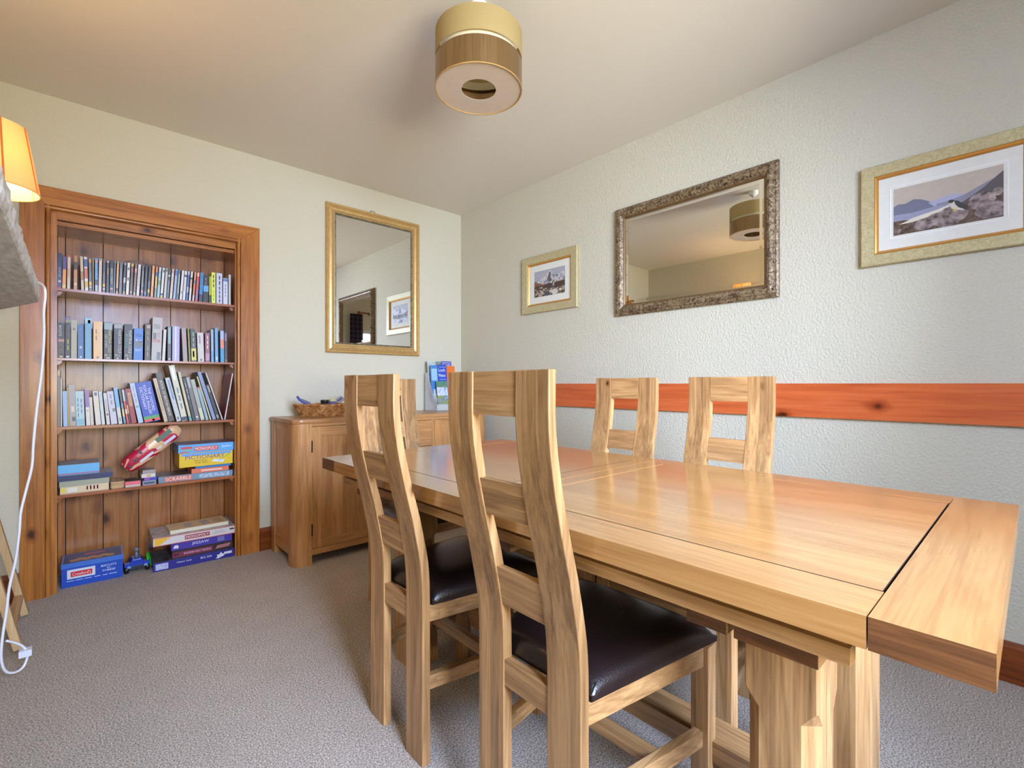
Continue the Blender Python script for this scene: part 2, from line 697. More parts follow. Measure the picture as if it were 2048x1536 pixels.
# near wall with a wide window
NW0, NW1, NZ0, NZ1 = -2.72, -1.2, .86, 2.0
bm = bmesh.new()
bx(bm, XL, NW0, YN - .1, YN, 0, H)
bx(bm, NW1, 0, YN - .1, YN, 0, H)
bx(bm, NW0, NW1, YN - .1, YN, 0, NZ0)
bx(bm, NW0, NW1, YN - .1, YN, NZ1, H)
struct('wall_near', bm, WALLM)


def window(name, w, h, loc, rz):
    o = struct(name, frame_sweep(w, h, [(0, -.03), (0, .03), (.055, .03), (.055, -.03)]), WHITE)
    o.location = loc
    o.rotation_euler = (0, 0, rz)
    obj('mullion', box(-.025, .025, -.025, .025, -h / 2 + .05, h / 2 - .05, .003), WHITE, o)
    for s in (-1, 1):
        a, c = sorted((s * .026, s * (w / 2 - .056)))
        obj('pane', box(a, c, -.003, .003, -h / 2 + .056, h / 2 - .056, 0), GLASS, o)
    obj('window_sill', box(-w / 2, w / 2, -.18, -.032, -h / 2 - .001, -h / 2 + .024, .004), WHITE, o)
    return o


window('window_1', NW1 - NW0, NZ1 - NZ0, ((NW0 + NW1) / 2, YN - .06, (NZ0 + NZ1) / 2), PI)


# purple checked curtains
def tartan():
    m, nt, b = newmat('purple_check_cloth')
    t = nd(nt, 'ShaderNodeTexCoord')
    w1 = nd(nt, 'ShaderNodeTexWave', bands_direction='X', i_Scale=4.0)
    w2 = nd(nt, 'ShaderNodeTexWave', bands_direction='Z', i_Scale=4.0)
    ln(nt, t.outputs['Object'], w1.inputs['Vector'])
    ln(nt, t.outputs['Object'], w2.inputs['Vector'])
    ad = nd(nt, 'ShaderNodeMath', operation='ADD')
    ln(nt, w1.outputs['Fac'], ad.inputs[0])
    ln(nt, w2.outputs['Fac'], ad.inputs[1])
    r = nd(nt, 'ShaderNodeValToRGB')
    r.color_ramp.elements[0].position = .3
    r.color_ramp.elements[0].color = lin((128, 112, 128))
    r.color_ramp.elements[1].position = .9
    r.color_ramp.elements[1].color = lin((74, 52, 76))
    dv = nd(nt, 'ShaderNodeMath', operation='MULTIPLY')
    dv.inputs[1].default_value = .5
    ln(nt, ad.outputs[0], dv.inputs[0])
    ln(nt, dv.outputs[0], r.inputs[0])
    ln(nt, r.outputs[0], b.inputs['Base Color'])
    b.inputs['Roughness'].default_value = .85
    return m


TART = tartan()
for k, (xa, xb, side) in enumerate(((-2.97, -2.7, 'left'), (-1.19, -.97, 'right'))):
    bm = bmesh.new()
    n = 40
    rows = []
    for z in (.3, .8, 1.4, 2.0, 2.255):
        rows.append([bm.verts.new((xa + (xb - xa) * i / n, YN + .09 + .028 * math.sin(i * .95) * (1 if z < 2.2 else .6), z)) for i in range(n + 1)])
    for a, c in zip(rows, rows[1:]):
        for i in range(n):
            bm.faces.new((a[i], a[i + 1], c[i + 1], c[i]))
    bmesh.ops.solidify(bm, geom=bm.faces[:], thickness=.003)
    o = obj('curtain', bm, TART, None, 1.2)
    tag(o, 'purple checked curtain on the %s side of the wide window' % ('fireplace' if k == 0 else 'dining table'), 'curtain', 'curtains at the wide window')
pole = thing('curtain_pole', 'dark wooden curtain pole above the wide window', 'curtain pole', (-2.1, YN + .09, 2.28))
o = obj('pole', tube([(-.84, 0, 0), (.95, 0, 0)], .013, 12), SKIRT[0], pole, 1)
for s in (-1, 1):
    bm = lathe([(.001, -.03), (.02, -.02), (.027, 0), (.02, .02), (.001, .03)], 16)
    bmesh.ops.rotate(bm, verts=bm.verts, matrix=Matrix.Rotation(PI / 2, 3, 'Y'))
    bmesh.ops.translate(bm, verts=bm.verts, vec=((.975 if s > 0 else -.865), 0, 0))
    obj('finial', bm, SKIRT[0], pole, 2)
    obj('bracket', box(s * .76 - .012, s * .76 + .012, -.088, .01, -.02, .012, .002), SKIRT[0], pole)

# skirting boards and dado rail
def skirt(name, pts, m):
    return struct(name, prism(pts, *m[1:], axis=m[0]), SKIRT[0])


SKP = [(0, 0), (.02, 0), (.02, .125), (.012, .143), (0, .143)]
bm = prism([(-a, c) for a, c in SKP], -1.603, 0, axis='x')
struct('baseboard_back', bm, SKIRT[0])
bm = prism([(-a, c) for a, c in SKP], XL, -2.684, axis='x')
struct('baseboard_back_left', bm, SKIRT[0])
bm = prism([(-a, c) for a, c in SKP], YN, -.02, axis='y')
struct('baseboard_right', bm, SKIRT[1])
struct('trim_1', box(-.021, 0, YN, 0, .919, 1.0725, .002), DADO)

# ------------------------------------------------------------------ recessed pine bookcase
DEEP = .31
bk = thing('recessed_bookcase', 'varnished knotty pine bookcase set into the back wall beside the sideboard', 'bookcase', (-2.144, 0, 0))
BX = -2.144


def bkp(name, x0, x1, y0, y1, z0, z1, m, b=.0015):
    return obj(name, box(x0 - BX, x1 - BX, y0, y1, z0, z1, b), m, bk)


# architrave: two uprights and a head, mitred
AO0, AO1, AZ = -2.681, -1.607, 2.063
AI0, AI1, AZI = -2.592, -1.714, 1.972
obj('architrave', prism([(AO0 - BX, 0), (AI0 - BX, 0), (AI0 - BX, AZI), (AO0 - BX, AZ)], -.024, 0, .002, 'y'), PINE[2], bk)
obj('architrave', prism([(AI1 - BX, 0), (AO1 - BX, 0), (AO1 - BX, AZ), (AI1 - BX, AZI)], -.024, 0, .002, 'y'), PINE[2], bk)
obj('architrave', prism([(AO0 - BX, AZ), (AI0 - BX, AZI), (AI1 - BX, AZI), (AO1 - BX, AZ)], -.024, 0, .002, 'y'), PINE[0], bk)
# rounded inner bead
for x in (AI0 + .0105, AI1 - .0105):
    bm = tube([(x - BX, -.014, 0), (x - BX, -.014, AZI - .0)], .0105, 10)
    obj('bead', bm, PINE[2], bk, 1)
obj('bead', tube([(AI0 - BX, -.014, AZI - .0105), (AI1 - BX, -.014, AZI - .0105)], .0105, 10), PINE[0], bk, 1)
# jambs (stops) and linings
bkp('jamb', -2.5855, -2.548, .004, .03, 0, AZI + .004, PINE[2])
bkp('jamb', -1.741, -1.7245, .004, .03, 0, AZI + .004, PINE[2])
bkp('head_stop', -2.548, -1.741, .004, .03, CZT - .012, AZI + .004, PINE[0])
bkp('side_panel', -2.569, -2.551, .03, DEEP, 0, CZT, PINE[2])
bkp('side_panel', -1.738, -1.72, .03, DEEP, 0, CZT, PINE[2])
bkp('head_panel', -2.551, -1.738, .03, DEEP, CZT - .035, CZT - .015, PINE[0])
# tongued back boards
xs = [-2.551, -2.518, -2.357, -2.192, -2.033, -1.872, -1.738]
for a, c in zip(xs, xs[1:]):
    bkp('back_board', a + .002, c - .002, DEEP, DEEP + .016 + random.uniform(0, .002), 0, CZT - .015, PINE_BACK, .003)
obj('backing_sheet', box(-2.56 - BX, -1.725 - BX, DEEP + .018, DEEP + .024, 0, CZT, 0), plain((40, 24, 14), .8), bk)
SH = [(1.566, .0135), (1.204, .011), (.848, .0145), (.494, .015)]
for z, t in SH:
    bkp('shelf', -2.549, -1.74, .032, DEEP - .002, z - t, z, SHELFM)
    for s, x in ((1, -2.549), (-1, -1.74)):
        o = obj('shelf_support', prism([(0, 0), (s * .022, 0), (s * .016, -.016), (0, -.026)], .05, .085, .001, 'y'), SHELFM, bk)
        o.location = (x - BX, 0, z - t - .0005)

# ------------------------------------------------------------------ books and film cases
YF = .05
CREAMP = plain((214, 202, 172), .8)


UNREADABLE = {'FALL BEFORE', 'Kathy Lette', 'Nature Trip', 'Nurse Crime', 'Dylan Thomas', 'FALKIRK', 'PIXELS', 'JACKIE', 'IAN RANKIN'}


def spine(name, label, cat, group, shelf, x, w, h, lean, depth, col, bands=(), texts=(), film=False, rough=.4, yoff=0.0):
    th = math.radians(lean)
    L = h / max(.9, math.cos(th)) - (abs(w * math.sin(th)) if lean else 0) * .5
    z0 = shelf + .0004 + (max(0, w * math.sin(th)))
    bm = bmesh.new()
    if film:
        bx(bm, 0, w, 0, depth, 0, L)
        bev(bm, min(.0018, w * .2), 2)
        root = obj(name, bm, plain((30, 30, 33), .3))
    else:
        t = min(.0022, w * .18)
        bx(bm, 0, w, 0, .003, 0, L)
        bx(bm, 0, t, .003, depth, 0, L)
        bx(bm, w - t, w, .003, depth, 0, L)
        root = obj(name, bm, plain(col, rough))
        obj('page_block', box(t, w - t, .003, depth - .003, .003, L - .003, 0), CREAMP, root)
    tag(root, label, cat, group)
    root.location = (x, YF + yoff, z0)
    root.rotation_euler = (0, th, 0)
    if film:
        bm = bmesh.new()
        bx(bm, .0009, w - .0009, -.0005, .001, .0025, L - .0025)
        obj('sleeve', bm, plain(col, .3), root)
    for nm, a, c, cl, *xr in bands:
        bm = bmesh.new()
        u, v = xr if xr else (0, 1)
        e = .001 if film else .0003
        bx(bm, max(e, w * u + e * 0), min(w - e, w * v), -.001, .0005, max(.003, L * a), min(L - .003, L * c))
        obj(nm, bm, plain(cl, .35), root)
    for s, a, c, u, v, cl, horiz in texts:
        zc = L * (a + c) / 2
        xc = w * (u + v) / 2
        if s in UNREADABLE:      # a title too small to read in the photograph: broken strips of its colour
            n = max(2, int((c - a) * 8))
            bm = bmesh.new()
            for k in range(n):
                f0, f1 = a + (c - a) * k / n, a + (c - a) * (k + .72) / n
                bx(bm, w * (u + .3 * (v - u)), w * (v - .3 * (v - u)), -.0012, .0005, L * f0, L * f1)
            obj('title_strip', bm, plain(cl, .5), root)
        elif horiz:
            text(root, s, (xc, -.001, zc), (1, 0, 0), (0, 0, 1), L * (c - a), w * (v - u), plain(cl, .5), 'title')
        else:
            text(root, s, (xc, -.001, zc), (0, 0, -1), (1, 0, 0), w * (v - u), L * (c - a), plain(cl, .5), 'title')
    return root


def fit_row(rows):
    """Keep neighbours from cutting into each other: nudge the foot, ease the lean."""
    out = []
    px = -9
    pt = 0
    ph = .2
    for r in rows:
        r = list(r)
        x, w, h, lean = r[1:5]
        w *= .95
        t = math.tan(math.radians(lean))
        if px > -8:
            x = max(x, px + .0006)
            gap = x - px - .0004
            zmax = min(h, ph) if t < pt else h
            t = max(t, pt - gap / max(.05, min(h, ph)))
        th = math.atan(t)
        px = x + w / max(.9, math.cos(th)) + max(0, w * math.sin(th) * math.tan(th))
        pt, ph = t, h
        r[1:5] = [x, w, h, math.degrees(th)]
        out.append(r)
    return out


W_, K_ = (225, 222, 215), (36, 34, 36)
A_ = 'panel'
R1 = [
    ('navy blue', -2.548, .017, .184, .6, (28, 44, 92), [('foot_band', 0, .05, (170, 30, 40)), ('logo_patch', .17, .23, (200, 190, 195), .2, .8)], [('AVATAR', .3, .62, .25, .75, (170, 190, 220), 0)]),
    ('purple and orange', -2.530, .015, .170, 1.2, (226, 148, 48), [('upper_panel', .6, 1, (84, 62, 136)), ('foot_band', .02, .12, (226, 196, 110))], []),
    ('red-topped cream', -2.512, .014, .183, .9, (206, 186, 156), [('top_band', .92, 1, (186, 66, 50)), ('side_panel', .35, .6, (206, 150, 120), .25, .75)], []),
    ('black and gold', -2.486, .015, .185, .6, (186, 122, 22), [('upper_panel', .58, .8, (60, 42, 22)), ('badge', .14, .2, (226, 190, 160), .15, .85)], []),
    ('buff', -2.456, .013, .184, -1.7, (196, 180, 148), [('picture_panel', .3, .55, (170, 120, 70))], []),
    ('blue, white and orange', -2.441, .015, .184, -1.7, (222, 214, 204), [('upper_panel', .7, .92, (60, 90, 160)), ('picture_panel', .36, .66, (206, 104, 66)), ('foot_band', .1, .28, (220, 180, 80))], []),
    ('grey with a yellow foot', -2.424, .012, .183, -.8, (112, 110, 106), [('top_band', .84, .94, (200, 160, 70)), ('foot_band', .18, .28, (232, 196, 50)), ('badge', .1, .15, (190, 190, 205))], []),
    ('thin tan', -2.410, .005, .184, -.3, (206, 174, 120), [], []),
    ('sky blue', -2.401, .013, .184, 0, (98, 152, 206), [('lower_panel', .2, .36, (92, 84, 96)), ('foot_band', .02, .2, (176, 186, 206)), ('top_band', .85, .93, (200, 150, 140))], []),
    ('ivory', -2.387, .014, .185, .9, (218, 204, 186), [('side_panel', .2, .8, (206, 176, 160), .4, .6), ('badge', .93, .97, (90, 80, 76), .25, .75)], []),
    ('brown and plum', -2.370, .012, .183, .8, (112, 76, 70), [('foot_band', .18, .26, (228, 176, 40)), ('upper_panel', .6, .84, (74, 70, 92)), ('badge', .08, .14, (170, 180, 200))], []),
    ('charcoal', -2.354, .011, .183, .6, (66, 62, 68), [('picture_panel', .55, .74, (136, 112, 70), .2, .9), ('badge', .9, .97, (190, 150, 136))], []),
    ('white-lettered black', -2.340, .016, .183, .6, (28, 32, 30), [('logo_patch', .11, .17, (206, 150, 140), .15, .85), ('foot_band', .03, .1, (70, 90, 110))], [("KING'S SPEECH", .24, .8, .25, .78, (226, 226, 206), 0)]),
    ('thin lilac-grey', -2.323, .006, .183, 1.1, (152, 146, 156), [], []),
    ('peach', -2.314, .010, .183, 1.7, (222, 168, 116), [('foot_band', .08, .18, (116, 64, 44)), ('top_band', .9, .98, (150, 160, 110))], []),
    ('mid grey', -2.301, .013, .181, 1.7, (112, 110, 116), [('side_panel', .35, .8, (146, 142, 146), .4, .65)], []),
    ('white-patched dark', -2.285, .011, .183, 2.3, (60, 58, 52), [('picture_panel', .36, .52, (206, 200, 190)), ('foot_band', .02, .1, (190, 170, 90)), ('top_band', .9, .97, (150, 150, 156))], []),
    ('grey-squared white', -2.271, .014, .183, 2.3, (222, 216, 206), [('upper_panel', .76, .84, (120, 112, 116), .2, .8), ('picture_panel', .44, .54, (100, 98, 104), .25, .8)], []),
    ('brown and mustard', -2.254, .012, .183, 2.3, (98, 78, 46), [('top_band', .88, .98, (206, 178, 70)), ('upper_panel', .72, .84, (160, 90, 76)), ('badge', .06, .13, (200, 150, 140))], []),
    ('dusty rose', -2.239, .011, .183, 3.0, (142, 100, 86), [('upper_panel', .72, .84, (206, 164, 140)), ('foot_band', .02, .1, (196, 190, 150))], []),
    ('chalk white', -2.225, .014, .182, 3.0, (216, 208, 200), [('side_panel', .3, .85, (150, 140, 140), .42, .6)], []),
    ('slate grey', -2.206, .012, .181, 2.4, (94, 92, 96), [('side_panel', .3, .8, (160, 156, 156), .4, .7), ('badge', .12, .19, (200, 150, 150))], []),
    ('near-black', -2.191, .012, .181, 2.7, (50, 44, 42), [('side_panel', .35, .85, (120, 112, 96), .45, .65), ('badge', .06, .18, (110, 130, 150))], []),
    ('yellow-footed charcoal', -2.176, .011, .182, 3.1, (70, 66, 62), [('foot_band', .14, .25, (222, 186, 50)), ('picture_panel', .3, .5, (116, 122, 122))], []),
    ('bright orange', -2.161, .013, .185, 2.9, (236, 146, 52), [('side_panel', .35, .72, (236, 200, 170), .35, .8)], []),
    ('orange-topped patterned', -2.144, .011, .182, 2.8, (216, 182, 82), [('top_band', .82, 1, (232, 112, 44)), ('upper_panel', .68, .82, (92, 112, 152)), ('lower_panel', .02, .3, (120, 160, 132))], []),
    ('pale aqua', -2.131, .013, .182, 3.3, (156, 186, 190), [('picture_panel', .42, .56, (126, 156, 110)), ('top_band', .86, .98, (190, 206, 200))], []),
    ('blue-footed white', -2.116, .013, .181, 3.8, (218, 216, 212), [('foot_band', .1, .16, (70, 84, 160)), ('badge', .02, .09, (222, 180, 70)), ('top_band', .84, .92, (110, 110, 110), .3, 1)], []),
    ('light grey', -2.100, .013, .180, 3.5, (192, 190, 188), [('top_band', .88, .96, (90, 92, 96), .2, .8)], []),
    ('graphite', -2.086, .012, .177, 3.6, (82, 86, 86), [('side_panel', .2, .6, (180, 180, 176), .4, .6), ('top_band', .74, .8, (200, 200, 200))], []),
    ('blush white', -2.071, .013, .182, 3.9, (222, 202, 194), [('top_band', .84, .97, (206, 160, 140)), ('side_panel', .2, .7, (190, 160, 160), .4, .6)], []),
    ('pale blue', -2.055, .013, .183, 4.1, (160, 178, 206), [('top_band', .78, .96, (86, 122, 190))], []),
    ('steel grey', -2.040, .013, .181, 3.6, (92, 102, 104), [('side_panel', .2, .85, (196, 206, 206), .5, .8)], []),
    ('plain white', -2.023, .013, .181, 4.0, (220, 220, 218), [('badge', .22, .3, (140, 130, 140), .3, .7)], []),
    ('grey-topped white', -2.008, .014, .180, 3.7, (216, 216, 218), [('top_band', .78, .86, (110, 106, 120)), ('side_panel', .3, .7, (170, 172, 180), .35, .6)], []),
    ('cobalt blue', -1.992, .011, .181, 3.8, (66, 104, 176), [('top_band', .86, 1, (176, 190, 190)), ('lower_panel', .28, .46, (180, 180, 190))], []),
    ('white and tan', -1.977, .012, .182, 3.6, (214, 210, 204), [('picture_panel', .42, .72, (206, 160, 130)), ('top_band', .72, .78, (90, 82, 70))], []),
    ('orange and cream', -1.960, .011, .182, 4.1, (222, 134, 76), [('picture_panel', .6, .7, (110, 130, 140)), ('top_band', .85, .97, (226, 150, 110)), ('lower_panel', .02, .2, (206, 190, 200))], []),
    ('red', -1.945, .014, .183, 3.6, (210, 66, 70), [('lower_panel', .1, .4, (160, 104, 140)), ('top_band', .84, .96, (226, 180, 150))], []),
]
R1B = [
    ('blue and black', -1.925, .018, .181, 2.5, (60, 124, 176), [('lower_panel', 0, .26, (40, 44, 52))], []),
    ('blue-banded black', -1.904, .028, .167, 1.7, (36, 38, 42), [('picture_panel', .4, .62, (96, 160, 216))], [('IAN RANKIN', .66, .95, .25, .6, (160, 160, 160), 0)]),
    ('thin olive', -1.872, .012, .164, .7, (176, 176, 36), [('lower_panel', 0, .3, (50, 48, 30))], []),
    ('lime yellow', -1.858, .021, .191, -.1, (216, 228, 84), [], [('IAN RANKIN', .52, .96, .2, .8, (30, 40, 26), 0), ('PIXELS', .08, .46, .25, .75, (150, 160, 50), 0)]),
    ('lavender-white', -1.833, .033, .191, 0, (198, 198, 214), [], [('JACKIE', .62, .96, .3, .8, (50, 50, 96), 0), ('FALL BEFORE', .06, .6, .3, .8, (70, 80, 150), 0)]),
    ('blue-white', -1.796, .026, .164, 0, (206, 210, 226), [('top_band', .88, .98, (100, 120, 190))], [('Nature Trip', .3, .8, .3, .7, (90, 110, 170), 0)]),
    ('thin pale grey', -1.766, .012, .191, 0, (190, 196, 190), [], []),
]
rows = fit_row(R1 + R1B)
prev = None
for i, r in enumerate(rows):
    film = i < len(R1)
    kind = 'film case' if film else 'paperback'
    art = '%s %s ' % (r[0], kind)
    if prev is None:
        lab = art + 'at the left end of the top shelf'
    elif i == len(rows) - 1:
        lab = art + 'at the right end of the top shelf'
    else:
        lab = art + 'right of the %s, top shelf' % prev
    spine('film_case' if film else 'paperback_book', lab, kind if film else 'book', 'film cases on the top shelf' if film else 'paperbacks at the right of the top shelf',
          1.566, *r[1:5], .134 if film else .115, r[5], r[6], r[7], film)
    prev = r[0]

R2 = [
    ('orange-spotted black', -2.548, .028, .184, .5, (40, 38, 38), [('picture_panel', .46, .54, (176, 100, 66), .1, .95), ('badge', .02, .07, (214, 160, 76), .3, .75)], [('ROOTS', .62, .92, .15, .55, (226, 222, 214), 0), ('BONES', .14, .42, .2, .85, (150, 130, 110), 0)]),
    ('yellow-lettered dark', -2.518, .020, .218, .4, (44, 38, 44), [('top_band', .92, 1, (96, 84, 136)), ('upper_panel', .86, .92, (120, 120, 70)), ('badge', .02, .06, (196, 196, 200), .2, .8)], [('FALKIRK', .2, .5, .3, .75, (206, 206, 66), 0), ('Nurse Crime', .52, .84, .4, .7, (130, 124, 130), 0)]),
    ('sage', -2.496, .024, .203, .3, (168, 166, 146), [('badge', .74, .79, (70, 64, 60), .3, .7)], []),
    ('mid blue', -2.469, .024, .180, -.2, (48, 104, 170), [('badge', .3, .37, (150, 170, 180), .3, .7), ('foot_mark', .03, .07, (206, 220, 230), .35, .65)], [('Dylan Thomas', .45, .95, .3, .7, (110, 150, 200), 0)]),
    ('light blue', -2.441, .027, .221, 0, (96, 160, 200), [('top_band', .86, .98, (140, 186, 206)), ('emblem', .86, .94, (60, 70, 80), .45, .85)], []),
    ('cream and orange', -2.407, .039, .203, 0, (228, 188, 134), [('side_panel', .0, 1, (206, 182, 146), .82, 1), ('foot_mark', .02, .07, (70, 50, 40), .38, .58)], [('Kathy Lette', .5, .84, .2, .42, (84, 110, 140), 0)]),
    ('grey-topped thick black', -2.364, .035, .204, .3, (34, 32, 34), [('top_band', .8, 1, (120, 140, 140)), ('foot_mark', .025, .05, (190, 190, 180), .3, .75)], [('MARTINA COLE', .18, .8, .52, .9, (216, 210, 150), 0), ('GET EVEN', .3, .68, .12, .42, (210, 206, 196), 0), ('M C', .06, .14, .12, .9, (220, 210, 160), 1)]),
    ('silver-topped thick black', -2.322, .036, .200, .1, (38, 36, 40), [('top_band', .86, 1, (130, 124, 124)), ('foot_mark', .01, .06, (200, 200, 200), .38, .55)], [('MARTINA COLE', .18, .82, .52, .9, (216, 214, 206), 0), ('THE FAMILY', .3, .72, .12, .42, (76, 84, 150), 0), ('M C', .08, .15, .18, .85, (220, 220, 216), 1)]),
    ('teal-lettered thick black', -2.279, .038, .200, .7, (40, 38, 40), [('foot_mark', .01, .06, (200, 200, 200), .38, .55)], [('MARTINA COLE', .18, .82, .52, .88, (216, 214, 206), 0), ('BETRAYAL', .32, .72, .14, .44, (90, 170, 186), 0), ('M C', .08, .15, .18, .85, (220, 220, 216), 1)]),
    ('bright blue', -2.237, .043, .179, .8, (56, 118, 204), [('picture_panel', .4, .6, (40, 42, 56), .08, .96), ('portrait', .6, .66, (190, 150, 140), .2, .42), ('portrait', .58, .63, (190, 160, 140), .62, .8)], [('COLE', .74, .82, .2, .85, (30, 40, 80), 1), ('GRAFT', .28, .35, .12, .86, (220, 230, 240), 1)]),
    ('gold-lettered brown', -2.187, .027, .208, .7, (72, 62, 54), [('top_band', .88, .97, (160, 130, 126), .3, .9)], [('JACKIE', .55, .85, .3, .7, (196, 160, 100), 0), ('PIXELS', .1, .45, .3, .7, (196, 176, 150), 0)]),
    ('tall thick grey', -2.157, .048, .249, 1.7, (176, 174, 172), [('portrait', .5, .64, (70, 60, 60), .1, .42), ('portrait', .54, .66, (156, 130, 130), .5, .82), ('figure', .02, .2, (70, 74, 90), .55, .9)], [('COLE', .74, .8, .15, .75, (90, 84, 80), 1), ('MARTINA', .81, .84, .15, .75, (90, 84, 80), 1), ('THE TAKE', .42, .5, .1, .85, (206, 60, 56), 1)]),
    ('narrow white', -2.106, .014, .183, 2.3, (206, 204, 198), [], []),
    ('teal and charcoal', -2.080, .017, .203, .1, (80, 88, 90), [('upper_panel', .5, .98, (126, 160, 152), .15, .9), ('badge', .04, .08, (210, 210, 210), .3, .7)], []),
    ('wide lavender', -2.058, .037, .206, .3, (170, 166, 206), [('side_panel', 0, 1, (206, 208, 232), .36, .55)], []),
    ('taupe', -2.004, .023, .197, -2.5, (156, 146, 146), [('side_panel', .5, .8, (206, 110, 110), .5, .75)], []),
    ('thin olive', -1.975, .009, .199, -2.2, (126, 124, 36), [], []),
    ('black and leafy yellow', -1.962, .027, .198, -2.0, (62, 64, 56), [('lower_panel', .04, .4, (196, 186, 76)), ('figure', .14, .32, (110, 96, 60), .3, .6)], [('FALL BEFORE', .44, .94, .3, .75, (176, 186, 170), 0)]),
    ('ivory', -1.929, .034, .177, -1.9, (198, 194, 188), [('side_panel', .62, .9, (150, 96, 150), .3, .5), ('badge', .03, .1, (90, 96, 90), .35, .65)], []),
    ('mauve', -1.891, .024, .178, -.3, (152, 92, 112), [('lower_panel', .06, .3, (180, 130, 160))], [('Kathy Lette', .45, .95, .25, .75, (226, 210, 216), 0)]),
    ('powder blue', -1.860, .014, .201, -.7, (150, 172, 196), [('lower_panel', 0, .35, (96, 156, 196))], []),
    ('steel blue', -1.839, .017, .213, -.8, (112, 154, 194), [('badge', .06, .16, (170, 196, 216), .2, .8)], []),
    ('orange-banded blue', -1.810, .020, .198, -.7, (60, 146, 186), [('upper_panel', .72, 1, (170, 174, 206)), ('picture_panel', .44, .72, (220, 126, 96))], []),
    ('dark plum', -1.788, .015, .191, -.6, (64, 52, 66), [('upper_panel', .7, .95, (130, 110, 120), .1, .9), ('foot_mark', 0, .1, (150, 100, 50), .4, .8)], []),
]
rows = fit_row(R2)
prev = None
for i, r in enumerate(rows):
    art = '%s paperback ' % r[0]
    if prev is None:
        lab = art + 'at the left end of the second shelf'
    elif i == len(rows) - 1:
        lab = art + 'at the right end of the second shelf'
    else:
        lab = art + 'right of the %s one, second shelf' % prev
    spine('paperback_book', lab, 'book', 'paperbacks on the second shelf', 1.204, *r[1:5], .12 if r[3] < .22 else .15, r[5], r[6], r[7])
    prev = r[0]

